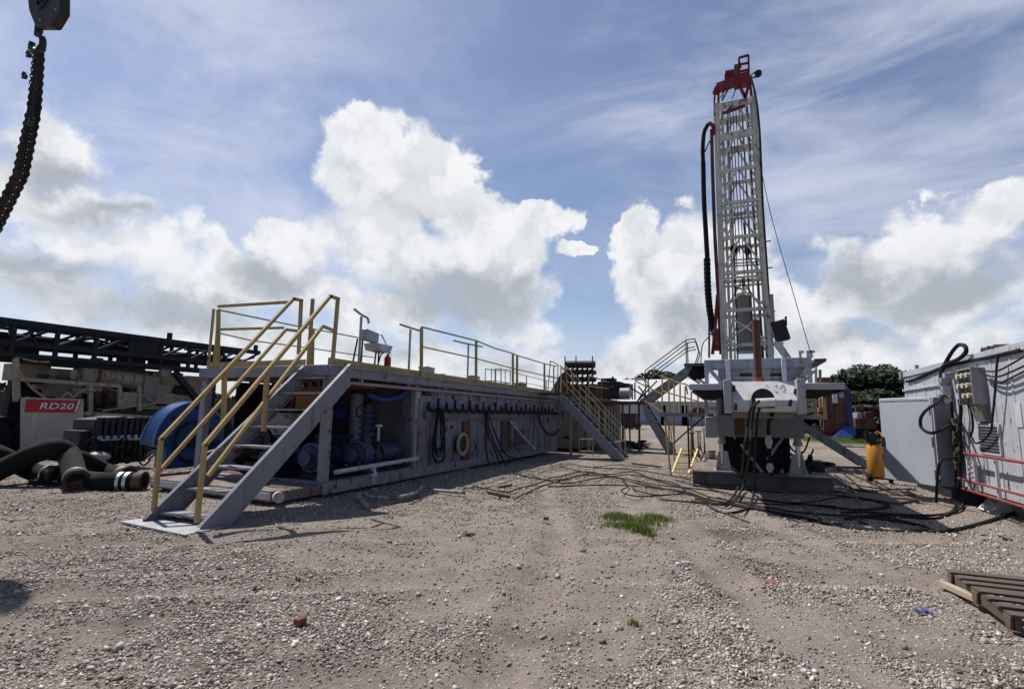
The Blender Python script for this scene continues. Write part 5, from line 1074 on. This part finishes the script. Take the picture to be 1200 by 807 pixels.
mb = MB()
for k in range(12): q = G(35+k*3+random.uniform(-8,8), 563+random.uniform(-5,5), .03); mb.tube(spline([q, q+V(.2,.15,.06), q+V(.35,-.1,.03), q+V(.5,.2,.02)], 4), .025, 6)
mb.build('scrap_hose', cablem, label='tangle of thin black scrap hose on the gravel under the big hoses', cat='scrap')
mb = MB(); q = PX(115,527,X-1.6); mb.ball(q-V(0,0,.16), .22, (1.1,1.2,.6)); mb.build('white_sack', grey2, label='grey sack lying behind the black hoses', cat='sack')
mb = MB(); mb.tube([G(82,571,.02), G(165,571,.02)], .02, 6); mb.build('steel_rod', galv, label='thin bright rod lying on the gravel in front of the hoses', cat='rod')

# ================================================================== crane hook, top left
hb = thing('crane_hook', 'black crane hook block hanging with a long bundle of chains at the top left', 'crane hook', PY(45,60,4.0))
YH = 4.0
def H(px, py, dy=0): return PY(px, py, YH+dy)
mb = MB(); mb.prism([H(28,-60), H(72,-60), H(71,12), H(60,30), H(40,30), H(33,12)], (0,.14,0)); mb.build('block', hookm, hb, .02)
mb = MB(); q = H(50,0); mb.ring(q+V(0,-.01,0), (0,1,0), .16, .12, .03, 24); mb.cyl(q+V(0,-.03,0), q+V(0,.0,0), .05, 12)
mb.build('sheave_pin', hookm, hb)
for p in ((36,12),(66,12),(48,24)): c = H(*p); MB().cyl(c+V(0,-.02,0), c, .018, 8).build('bolt', galv, hb)
mb = MB(); mb.tube([H(52,-200,.14), H(52,-60,.14)], .03, 8); mb.tube([H(60,-200,.14), H(60,-60,.14)], .03, 8); mb.build('wire_rope', hookm, hb)
mb = MB(); mb.tube([H(46,30,.14), H(45,42,.14)], .06, 10); mb.tube(spline([H(45,38,.14), H(50,46,.14), H(49,56,.14), H(43,62,.14), H(37,56,.14), H(38,50,.14)], 6), [.05]*12+[.06]*12+[.045]*7, 10); mb.build('hook', hookm, hb)
ch = thing('chain_sling', 'bundle of dark lifting chains hanging from the crane hook along the left edge', 'chains', H(30,130)); 
def chain(p0, p1, r, sag, name='chain'):
    n = int((p1-p0).length/(r*3.1)); mb = MB()
    for k in range(n):
        t = (k+.5)/n; c = p0.lerp(p1, t)+V(0,0,-sag*4*t*(1-t))+V(sag*2*t*(1-t),0,0); d = (p1-p0).normalized(); s = V(0,1,0) if k%2 else d.cross(V(0,1,0)).normalized()
        L_ = r*2.2; loop = [c+d*math.cos(a)*L_+s*math.sin(a)*r*1.25 for a in np.linspace(0, 2*math.pi, 9)]; mb.tube(loop, r*.42, 5, cap=False)
    mb.build(name, hookm, ch)
for k in range(15):
    o = V(random.uniform(-.05,.05), random.uniform(0,.16), 0); ro = .021
    chain(H(44,60)+o*.5, H(33,128)+o, ro, random.uniform(0,.02)); chain(H(33,128)+o, H(17,202)+o*1.1, ro, 0); chain(H(17,202)+o*1.1, H(-16,268)+o*1.1, ro, 0)
chain(H(41,64), H(34,143), .02, -.10, 'loose_chain'); chain(H(42,95), H(36,140), .018, .05, 'loose_chain')
for px, py in ((35,142),(28,87),(33,62)): mb = MB(); mb.ring(H(px,py), (0,1,0), .045, .022, .03, 12); mb.tube(spline([H(px,py), H(px+3,py+2), H(px+2,py+5), H(px-2,py+4)], 4), .018, 6); mb.build('sling_hook', hookm, ch)

# ================================================================== pallet and litter, right foreground
pa = thing('wooden_pallet', 'weathered dark wooden pallet lying at the right edge of the yard', 'pallet', (2.4, 5.6, 0))
x0, x1, y0, y1 = 1.80, 3.0, 4.98, 6.2
for y, w in ((y0,.10),(y0+.19,.09),(y0+.37,.09),(y0+.55,.14),(y0+.76,.09),(y0+.93,.09),(y1-.11,.11)):
    MB().box(x0+random.uniform(-.01,.01), x1, y, y+w, .118, .138).build('deck_board', wood2, pa, .003)
for x in (x0+.02, (x0+x1)/2, x1-.08):
    MB().prism([V(x,y0+.01,.028), V(x,y0+.01,.115), V(x,y1-.01,.115), V(x,y1-.01,.028)], (.04,0,0)).build('stringer_board', wood2, pa)
for y in (y0, (y0+y1)/2-.05, y1-.1):
    MB().box(x0-.004, x1, y, y+.1, .006, .026).build('bottom_board', wood, pa, .003)
for y in (y0+.02, (y0+y1)/2-.04, y1-.12): MB().box(x0-.006, x0+.015, y, y+.09, .03, .114).build('block', wood, pa, .004)
MB().bar(V(1.72,6.1,.03), V(1.84,5.62,.04), .07, .04).build('loose_board', paint('pale_board', (.40,.33,.25), .8, 0, .4), pa)
def lump(name, lab, cat, px, py, mat, r, flat=.35, n=18):
    c = G(px, py); mb = MB(); 
    for k in range(n//3): q = c+V(random.gauss(0,r*.5), random.gauss(0,r*.4), r*.12*k/4); mb.prism([q+V(r*.5*math.cos(t+k)*random.uniform(.5,1), r*.5*math.sin(t+k)*random.uniform(.5,1), random.uniform(0,r*flat)) for t in (0,1.1,2.3,3.4,4.5,5.5)], (0,0,.006))
    return mb.build(name, mat, label=lab, cat=cat, smooth=False)
lump('blue_rag', 'crumpled bright blue rag on the gravel near the pallet', 'rag', 1081, 718, bluecloth, .06)
c = G(903,684); mb = MB(); mb.tube([c+V(0,0,.01), c+V(0,0,.025), c+V(0,0,.03)], [.05,.05,.035], 16); mb.build('brown_lid', brownp, label='flat orange brown lid lying on the dirt', cat='lid')
mb = MB(); c = G(799,659,.02); mb.tube([c, c+V(.07,.02,0), c+V(.09,.025,0), c+V(.12,.03,0)], [.02,.022,.01,.01], 10); mb.build('small_bottle', pale, label='small pale bottle lying on the dirt below the grass patch', cat='bottle')
lump('dark_rag', 'crumpled dark grey rag on the dirt left of centre', 'rag', 551, 629, paint('rag_dark', (.07,.065,.075), .9, 0, .4), .11)
lump('teal_scrap', 'flat teal scrap pressed into the dirt', 'scrap', 573, 680, paint('teal', (.12,.20,.21), .8, 0, .4), .05, .1)
lump('blue_band', 'dark blue scrap of band at the right edge below the equipment house', 'scrap', 1178, 634, paint('band', (.03,.04,.12), .6, 0, .3), .06, .8)
lump('white_scrap', 'white plastic scrap at the bottom edge right of centre', 'scrap', 944, 786, white, .035)
c = G(752,428+190,.03); lump('white_rag', 'white scrap lying in the grass patch', 'scrap', 741, 621, pale, .05)
for i, (px, py, lb) in enumerate(((640,607,'small red brown brick piece on the dirt above centre'),(352,727,'small red brick piece on the gravel at the left'),(866,546+35,'small red brick piece by the hoses in front of the steel beam'))):
    c = G(px, py, .02); MB().cbox(c, .07, .05, .04, Matrix.Rotation(i+.5, 3, 'Z')).build('brick_piece', paint('brick', (.17,.075,.055), .9, 0, .4) if i == 0 else bpy.data.materials['brick'], label=lb, cat='brick')

# ================================================================== cables over the ground
def gl(pts, jit=0, z=.025, wob=.04):
    out = []
    for p in pts:
        q = G(*p, z); out.append(q+V(random.gauss(0,jit), random.gauss(0,jit), random.uniform(-.005,.01)))
    P = spline(out, 9); r1, r2 = random.random()*9, random.random()*9
    return [p+V(wob*math.sin(i*.33+r1), wob*math.cos(i*.27+r2), 0) for i, p in enumerate(P)]
LB = 'black power cable snaking over the gravel from the long tank to the rig'
paths = [((600,553),(625,560),(650,562),(690,556),(730,560),(770,568),(800,572),(830,582),(880,590),(960,592),(1010,598)),
 ((655,546),(680,552),(710,556),(740,552),(770,562),(800,570),(840,576)), ((620,556),(640,563),(670,565),(700,560),(735,556),(765,560),(790,568),(815,575)),
 ((640,570),(700,567),(735,569),(770,572),(800,576),(840,586),(890,596)), ((640,561),(660,556),(690,553),(715,558),(750,567),(800,578),(850,590)),
 ((602,585),(625,574),(650,566),(680,556),(700,552)), ((560,572),(590,577),(615,570),(640,563)), ((735,570),(745,576),(770,580),(800,578)), ((728,560),(740,568),(728,576),(745,582),(790,580)),
 ((790,562),(820,570),(880,584),(930,588),(975,584),(1010,577),(1060,572)), ((700,548),(740,550),(780,556),(812,562)), ((668,542),(690,546),(720,545),(755,547))]
for p in paths: MB().tube(gl(p, .05), .014, 6).build('ground_cable', cablem, label=LB, cat='cable', group='cables between the tank and the rig')
LB = 'black cable lying on the shaded gravel in front of the rig'
paths = [((840,582),(880,592),(930,600),(990,604),(1040,607),(1075,614)), ((885,585),(940,590),(1000,596),(1040,592),(1020,583),(975,580)), ((900,600),(960,612),(1020,622),(1070,622),(1085,616),(1030,608),(1000,604)),
 ((1000,603),(1030,604),(1060,612),(1085,620),(1050,622),(1015,614),(1003,606)), ((980,575),(1000,582),(1040,590),(1042,595),(1010,598)), ((880,612),(850,600),(830,592),(800,588),(770,584)),
 ((975,562),(1010,575),(1050,580),(1075,580),(1055,585),(1020,584)), ((978,556),(1000,566),(1030,572),(1075,574)), ((980,548),(1010,560),(1035,572),(1060,584)), ((975,545),(990,556),(1010,572),(1040,585))]
for p in paths: MB().tube(gl(p, .03, wob=.03), .015, 6).build('ground_cable', cablem, label=LB, cat='cable', group='cables in front of the rig')
MB().tube(gl(((860,592),(920,603),(990,616),(1060,624),(1110,622),(1150,612),(1200,598)), 0, wob=.01), .024, 6).build('ground_cable', cablem, label='long thick black cable curving past the shadow corner to the right edge', cat='cable')
MB().tube(gl(((1122,590),(1118,596),(1108,602),(1085,604),(1050,602),(1010,600),(985,600)), 0, wob=.01), .022, 6).build('ground_cable', cablem, label='black cable curving from the foot of the equipment house toward the rig', cat='cable')
MB().tube(gl(((1130,588),(1126,594),(1114,602),(1098,607),(1070,606),(1030,603),(990,608)), 0, wob=.01), .020, 6).build('ground_cable', cablem, label='lower of two black cables curving from the house foot toward the rig', cat='cable')
for p in (((990,560),(1000,575),(1008,590)),((1000,548),(1030,565),(1060,582)),((940,592),(955,602),(962,607))):
    MB().tube(gl(p, 0, wob=.01), .014, 6).build('red_lead', redrust, label='thin dark red lead lying beside the right end of the steel beam', cat='lead', group='red leads by the rig')
for a, b in (((820,536),(870,538)),((741,543),(775,547)),((1000,533),(1030,538))): MB().bar(G(*a,.03), G(*b,.03), .06, .05).build('steel_bar', rust, label='rusty flat bar lying on the ground around the rig', cat='bar', group='rusty bars on the yard')
mb = MB(); a = G(1000,583,.02); mb.prism([G(985,581,.01), G(1050,590,.01), G(1078,587,.01), G(1060,583,.01), G(1010,578,.01)], (0,0,.03)); mb.build('flat_mat', paint('mat_brown', (.16,.12,.10), .9, .2, .6), label='flat brown rubber mat on the ground right of the steel beam', cat='mat')
lump('scrap_heap', 'dark scrap heap at the foot of the far tank', 'scrap', 748, 528, dark, .5, .8, 30)

# ================================================================== BACKGROUND
wh = thing('warehouse', 'long pale warehouse with white low gable roof far behind the yard', 'warehouse', (-6, 98, 0))
YW = 92.; a = PY(728, 497, YW); b = PY(1010, 497, YW); e = PY(740,470,YW).z
mb = MB(); mb.box(a.x-12, b.x, YW, YW+30, 0, e); mb.build('wall', bldg, wh)
mb = MB(); y = a.x-12
while y < b.x: mb.box(y, y+.25, YW-.12, YW, 0, e); y += 5
mb.build('pilaster', bldg, wh)
rg = PY(800, 444, YW+15).z
mb = MB(); mb.prism([V(a.x-12.5,YW-.6,e), V(a.x-12.5,YW+15,rg), V(a.x-12.5,YW+30.6,e)], (b.x-a.x+13, 0, 0)); mb.build('roof', roofm, wh)
for px in (765, 790, 815): q = PY(px, 490, YW); MB().box(q.x-2.2, q.x+2.2, YW-.05, YW+.1, 0, 3.4).build('loading_door', paint('door_blue_grey', (.30,.34,.40), .5, 0, .2) if px == 765 else bpy.data.materials['door_blue_grey'], wh)
# hazardous mess under it: dark parked trailer at the left of the warehouse
mb = MB(); a = PY(727,484,60); b = PY(745,498,60); mb.box(a.x, b.x, 60, 63, b.z+.2, a.z); 
for k in range(3): mb.cyl(V(a.x+.5+k*.7, 59.9, .4), V(a.x+.5+k*.7, 60.3, .4), .4, 12)
mb.build('dark_trailer', dark, label='dark trailer parked far behind the end of the tanks', cat='trailer')

def tree(px, pyb, pyt, Y, w, seed, lab, leaves=5200, lobes=16, dist_leaf=.22):
    rr = random.Random(seed); base = PY(px, pyb, Y); base.z = 0; top = PY(px, pyt, Y).z
    t = thing('broadleaf_tree', lab, 'tree', base, 'trees behind the yard')
    mb = MB(); th = top*.45; mb.tube([base, base+V(.1,.1,th*.6), base+V(.0,.2,th)], [w*.06, w*.045, w*.035], 8)
    cl = []
    for k in range(lobes):
        an = rr.random()*6.283; rad = w*.5*math.sqrt(rr.random())*.8; z = top*(.25+.62*rr.random()); sh = 1-abs(z/top-.5)*.9
        c = base+V(rad*sh*math.cos(an), rad*sh*math.sin(an), z); cl.append((c, w*(.12+.10*rr.random()), top*(.08+.05*rr.random())))
        mb.tube([base+V(0,.1,th*.7), base.lerp(c, .6)+V(0,0,th*.35), c], [w*.02, w*.015, w*.006], 5)
    cl.append((base+V(0,0,top*.86), w*.16, top*.12))
    mb.build('trunk', bark, t)
    vs = []; fs = []
    for k in range(leaves):
        c, r, rz = cl[rr.randrange(len(cl))]
        while True:
            x, y, z = rr.uniform(-1,1), rr.uniform(-1,1), rr.uniform(-1,1); q = x*x+y*y+z*z
            if q < 1: break
        k2 = (q**.5+1e-6)**-.45
        p = c+V(x*r*k2, y*r*k2, z*rz*k2); s = dist_leaf*(.6+.8*rr.random()); u = V(rr.gauss(0,1), rr.gauss(0,1), rr.gauss(0,.6)).normalized(); v = u.orthogonal().normalized()
        n_ = len(vs); vs += [p-u*s, p-v*s*.5, p+u*s, p+v*s*.5]; fs.append((n_, n_+1, n_+2, n_+3))
    mb = MB(); mb.add(vs, fs); mb.build('crown', leafm, t, smooth=False)
for i, (px, pyt, Y, w, lab) in enumerate(((968,447,56,6,'lower dark tree just right of the rig wing'),(990,437,60,8,'second dark tree right of the rig'),(1016,425,62,9.5,'tallest dark round tree behind the red machinery'),(1045,430,60,8.5,'tall dark tree directly left of the equipment house roof'),(1080,440,64,9,'dark tree rising behind the corner of the equipment house'),(1000,458,50,6.5,'bushy dark tree standing low in front of the taller trees'),(1032,455,52,8,'bushy dark tree low behind the air compressor'),(975,476,47,5.5,'low leafy bush at the left foot of the tall trees'),(1012,474,46,6,'low leafy bush right behind the old red truck'),(1050,470,48,6,'low leafy bush hidden partly by the open grey door'))):
    tree(px, 515, pyt, Y, w, i+1, lab, leaves=9000, lobes=24, dist_leaf=.24)
for i, (px, pyt, Y, w, lab) in enumerate(((768,431,125,12,'round dark tree above the warehouse roof beside the far stairs'),(750,441,130,10,'small far tree at the left end of the warehouse roof'),(734,443,128,9,'leftmost small far tree beyond the tank machinery'),(940,452,125,9,'far tree glimpsed right behind the rig deck'))):
    tree(px, 495, pyt, Y, w, i+30, lab, leaves=3400, lobes=22, dist_leaf=.5)
# distant tree belt as one mass, all around
vs = []; fs = []
for k in range(30000):
    an = random.uniform(-2.6, 1.6); rr = random.uniform(230, 280); x = math.sin(an)*rr; y = math.cos(an)*rr
    hh = 4.5+3.5*float(vnoise(np.array([an*22]), np.array([1.]), 4)[0])+2*float(vnoise(np.array([an*90]), np.array([1.]), 5)[0]); z = hh*random.random()**.7
    s = random.uniform(.8, 1.8); u = V(random.gauss(0,1), random.gauss(0,1), random.gauss(0,.8)).normalized(); v = u.orthogonal().normalized(); p = V(x, y, z); n_ = len(vs)
    vs += [p-u*s, p-v*s*.6, p+u*s, p+v*s*.6]; fs.append((n_, n_+1, n_+2, n_+3))
mb = MB(); mb.add(vs, fs); mb.build('distant_trees', leafm, label='far dark tree belt along the horizon', cat='tree belt', kind='stuff', smooth=False)
# coloured machinery at the right
Y = 34.; mred = paint('machine_red', (.075,.02,.018), .7, .4, .5)
rm = thing('red_machinery', 'dark red and orange drilling machinery standing between the rig and the trees', 'machinery', PY(975,510,Y))
def rbx(px0, px1, py0, py1, name, mat, d=1.2, Y=Y, par=None): 
    a = PY(px0, py0, Y); b = PY(px1, py1, Y); return MB().box(a.x, b.x, Y, Y+d, b.z, a.z).build(name, mat, par, .02)
mb = MB()
for px in (968, 974, 981, 987): mb.bar(PY(px,452,Y), PY(px,506,Y), .25, .25)
for py in (458, 472, 486, 500): mb.bar(PY(966,py,Y), PY(988,py,Y), .2, .2)
mb.build('frame', mred, rm)
rbx(957, 973, 442, 452, 'orange_head', orangep, 1., Y, rm); rbx(975, 982, 457, 472, 'white_gauge', pale, .3, Y-.3, rm); rbx(960, 968, 455, 500, 'orange_column', orangep, .6, Y+.5, rm); rbx(958, 990, 502, 509, 'base', mred, 1.5, Y+.1, rm)
mats_ = [rust, mred, orangep, dark, grey2]
for k in range(40): c = PY(random.uniform(958,988), random.uniform(456,504), Y+random.uniform(-.1,.9)); (MB().cbox(c, .2, .2, random.uniform(.15,.6), Matrix.Rotation(k, 3, 'Y')) if k%2 else MB().cyl(c, c+V(0,.3,random.uniform(.2,.8)), .09, 8)).build('fitting', mats_[k%5], rm)
bl = thing('blue_column', 'tall dark blue steel column with bright blue tarp at its foot', 'column', PY(996,510,Y))
rbx(989, 1001, 456, 508, 'shaft', paint('deep_blue', (.015,.03,.12), .5, .2, .4), .9, Y, bl); mb = MB(); mb.prism([PY(977,512,Y-.6), PY(1000,513,Y-.6), PY(997,498,Y-.3), PY(990,499,Y-.3)], (0,.8,0)); mb.build('tarp', bluecloth, bl)
rbx(986, 1003, 500, 511, 'foot', blue, .8, Y-.2, bl)
rt = thing('red_truck', 'old red truck with pale cab roof parked in front of the trees', 'truck', PY(1013,512,40))
rbx(1002, 1028, 490, 503, 'body', mred, 2.2, 40, rt); rbx(1004, 1011, 483, 490, 'cab_window', grey2, 1.6, 40.2, rt); rbx(1014, 1024, 482, 490, 'engine', mred, 1.2, 40.2, rt); rbx(1002, 1026, 503, 509, 'chassis', dark, 1.8, 40.1, rt)
for px in (1006, 1021): c = PY(px, 509, 40); c.z = .45; MB().cyl(c-V(0,.05,0), c+V(0,.35,0), .45, 16).build('wheel', rubber, rt)
mb = MB(); 
for k in range(8): c = PY(1005+k*3, 481+random.uniform(-2,5), 41); mb.cbox(c, .28, .3, .4, Matrix.Rotation(k, 3, 'Y'))
mb.build('deck_gear', mred, rt)

# machinery silhouettes behind the truck at far left
lf = thing('old_trailer', 'dark trailer body parked behind the cream drill truck', 'trailer', (-34, 20, 0)); MB().box(-36, -33.5, 6, 30, .5, 2.2).build('trailer_box', paint('trailer_paint', (.05,.048,.045), .7, .4, .6), lf)
for y in (8, 9.3, 25, 26.3): MB().cyl(V(-33.5,y,.5), V(-33.2,y,.5), .5, 16).build('wheel', rubber, lf)

# ================================================================== sky and light
SUN = Vector((-.56, .20, 1.0)).normalized(); el = math.asin(SUN.z); az = math.atan2(SUN.x, SUN.y)
sl = bpy.data.lights.new('sun', 'SUN'); sl.energy = 5.0; sl.angle = R(.55); sl.color = (1, .955, .89); so = bpy.data.objects.new('sun', sl); COL.objects.link(so)
so.rotation_euler = (-SUN).to_track_quat('-Z', 'Y').to_euler(); so.location = SUN*50
w = bpy.data.worlds.new('World'); SC.world = w; w.use_nodes = True; nt = w.node_tree; nt.nodes.clear(); N = NT(nt)
out = N.n('ShaderNodeOutputWorld'); bg = N.n('ShaderNodeBackground'); N.l(bg.outputs[0], out.inputs[0]); bg.inputs[1].default_value = .10
sky = N.n('ShaderNodeTexSky', sky_type='NISHITA'); sky.sun_disc = False; sky.sun_elevation = el; sky.sun_rotation = az; sky.air_density = 1.0; sky.dust_density = .6; sky.ozone_density = 1.5; sky.altitude = 0
d = N.n('ShaderNodeTexCoord').outputs['Generated']; sp = N.n('ShaderNodeSeparateXYZ'); N.l(d, sp.inputs[0])
AZ = N.math('ARCTAN2', sp.outputs[0], sp.outputs[1]); EL = N.math('ARCSINE', sp.outputs[2])
cb = N.n('ShaderNodeCombineXYZ'); N.l(AZ, cb.inputs[0]); N.l(EL, cb.inputs[1]); UV = cb.outputs[0]
n1 = N.n('ShaderNodeTexNoise'); N.l(d, n1.inputs['Vector']); n1.inputs['Scale'].default_value = 5; n1.inputs['Detail'].default_value = 8; n1.inputs['Roughness'].default_value = .6
wv = N.vm('SCALE', N.vm('SUBTRACT', n1.outputs['Color'], (.5,.5,.5))); wv.node.inputs['Scale'].default_value = .22; UVw = N.vm('ADD', UV, wv)
def dirof(px, py): v = ray(px, py).normalized(); return math.atan2(v.x, v.y), math.asin(v.z)
def field(bl, uv):
    acc = None
    for px, py, rx, ry, wt in bl:
        a, e = dirof(px, py); a2, _ = dirof(px+rx, py); _, e2 = dirof(px, py-ry); ra, re = abs(a2-a)+.001, abs(e2-e)+.001
        v = N.vm('MULTIPLY', N.vm('SUBTRACT', uv, (a, e, 0)), (1/ra, 1/re, 0)); l = N.vm('LENGTH', v, out=1)
        m = N.math('MULTIPLY', N.math('SUBTRACT', 1.25, l), wt); acc = m if acc is None else N.math('SMOOTH_MAX', acc, m, .16)
    return acc
CU = [(440,175,48,38,1.),(500,215,75,55,1.),(400,215,45,30,.9),(445,250,60,50,1.),(545,245,55,45,1.),(480,300,120,60,1.),(570,300,70,55,1.),(560,345,95,45,1.),(625,268,40,28,1.),(360,295,70,40,.8),(420,350,130,40,.9),(600,385,80,26,.7),
      (672,297,24,9,.9),(745,285,36,32,1.),(768,335,42,60,1.),(815,310,55,55,1.),(728,270,20,16,1.),(800,385,70,50,1.),(806,249,18,9,.8),(860,320,50,60,.8),
      (110,300,110,40,.85),(300,330,110,40,.8),(50,180,70,50,1.),(30,240,100,60,1.),(95,255,80,40,.8),(180,330,150,50,.6),(60,350,120,60,.8),(270,350,110,45,.6),(250,290,90,30,.45),
      (1090,285,110,42,1.),(1160,262,70,34,1.),(1000,330,80,44,.9),(1100,345,140,60,.9),(940,365,70,50,.8),(1000,405,130,44,.8),(1150,405,130,50,.8),(985,300,40,18,.6),(700,425,100,22,.8),(560,420,180,30,.8),(740,415,60,30,.8),(330,400,200,40,.7)]
fb = N.noise(d, 9, 9, .62); fb2 = N.noise(d, 28, 8, .62)
F = field(CU, UVw)
vo = N.n('ShaderNodeTexVoronoi', feature='SMOOTH_F1'); N.l(N.vm('ADD', d, wv), vo.inputs['Vector']); vo.inputs['Scale'].default_value = 15; vo.inputs['Smoothness'].default_value = .4; puff = N.math('SUBTRACT', .45, vo.outputs['Distance'])
F = N.math('ADD', F, N.math('ADD', N.math('MULTIPLY', puff, .45), N.math('ADD', N.math('MULTIPLY', N.math('SUBTRACT', fb, .5), .62), N.math('MULTIPLY', N.math('SUBTRACT', fb2, .5), .24))))
# elsewhere in the sky: free clouds
free = N.math('MULTIPLY', N.math('SUBTRACT', N.noise(d, 2.6, 8, .6), .60), 3.)
da, _e = dirof(600, 300); away = N.smooth(N.math('ABSOLUTE', N.math('SUBTRACT', AZ, da)), .85, 1.1)
F = N.math('MAXIMUM', F, N.math('SUBTRACT', N.math('MULTIPLY', free, away), N.math('SUBTRACT', 1., away)))
sw = N.smooth(N.noise(d, 3.5, 3, .5), .35, .65, .12, .75); mr = N.n('ShaderNodeMapRange', interpolation_type='SMOOTHSTEP'); N.l(F, mr.inputs[0]); mr.inputs[1].default_value = .12; N.l(N.math('ADD', sw, .14), mr.inputs[2]); cov = mr.outputs[0]
# veil of thin high cloud
mpv = N.n('ShaderNodeMapping'); N.l(d, mpv.inputs[0]); mpv.inputs['Scale'].default_value = (1.,1.6,3.2); mpv.inputs['Rotation'].default_value = (0,.3,.5)
veil = N.smooth(N.noise(mpv.outputs[0], 2.3, 9, .62, .6), .32, .72, 0.04, .62)
VL = [(1060,160,260,150,1.3),(1150,60,200,120,1.2),(150,60,260,140,1.),(60,150,160,160,1.),(800,110,120,120,.6),(240,240,150,60,1.),(1000,60,260,90,.8),(350,140,160,60,.5)]
veil = N.math('MULTIPLY', veil, N.smooth(field(VL, UVw), -.3, .7, .45, 1.35), clamp=True)
hz = N.smooth(EL, .0, .30, .5, 0.); veil = N.math('MAXIMUM', veil, hz)
# shading of the clouds: thick cores and bases grey, rims bright
GR = [(540,350,95,34,1.),(600,330,50,30,.7),(430,215,30,20,.35),(500,250,45,14,.35),(320,322,60,26,.8),(60,205,75,26,.8),(120,260,70,20,.6),(800,380,60,34,.8),(770,330,20,30,.3),(1010,315,80,26,.7),(1100,330,140,34,.8),(1000,380,80,24,.6),(200,370,180,32,.7),(60,330,120,26,.7),(1150,300,60,20,.5),(640,420,160,22,.4),(900,390,60,30,.6),(450,400,120,20,.5)]
gsh = N.smooth(N.math('ADD', field(GR, UVw), N.math('MULTIPLY', N.math('SUBTRACT', fb2, .5), .4)), -.1, 1.05)
mpn = N.n('ShaderNodeMapping'); N.l(d, mpn.inputs[0]); mpn.inputs['Location'].default_value = (SUN.x*.05, SUN.y*.05, SUN.z*.05); fs_ = N.noise(mpn.outputs[0], 9, 9, .62)
edge = N.math('SUBTRACT', fs_, fb); lit = N.math('MULTIPLY', N.smooth(edge, -.07, .07, 1.0, .84), N.smooth(puff, -.05, .35, .93, 1.0))
thick = N.smooth(F, .3, 1.5, 1., .86)
lum = N.math('MULTIPLY', N.math('MULTIPLY', lit, thick), N.math('SUBTRACT', 1., N.math('MULTIPLY', gsh, .60)))
cc = N.mix(lum, (4.3, 4.7, 5.3, 1), (9.2, 9.3, 9.5, 1)); lumc = N.smooth(lum, .35, 1.); cc.node.inputs[0].default_value = 0; N.l(lumc, cc.node.inputs[0])
skyb = N.mix(1., sky.outputs[0], (1.08,1.06,1.10,1), 'MULTIPLY'); awm = N.smooth(N.math('ABSOLUTE', N.math('SUBTRACT', AZ, da)), .85, 1.4); skyb = N.mix(N.math('MULTIPLY', awm, .8), skyb, N.mix(1., skyb, (.55,.6,.7,1), 'MULTIPLY')); veil = N.math('MULTIPLY', veil, N.math('SUBTRACT', 1., N.math('MULTIPLY', awm, .75)))  # unseen sky behind the camera dimmed and cleared to weaken fill light
base = N.mix(veil, skyb, (6.6, 7.0, 8.4, 1))
fin = N.mix(cov, base, cc)
below = N.smooth(EL, -.02, .0); fin = N.mix(below, (2.2,2.0,1.8,1), fin)
N.l(fin, bg.inputs[0])
w.cycles.sampling_method = 'MANUAL'; w.cycles.sample_map_resolution = 512
SC.view_settings.view_transform = 'Standard'; SC.view_settings.look = 'None'; SC.view_settings.exposure = 0; SC.view_settings.gamma = 1; SC.view_settings.use_curve_mapping = False
SC.cycles.max_bounces = 6; SC.cycles.use_denoising = True
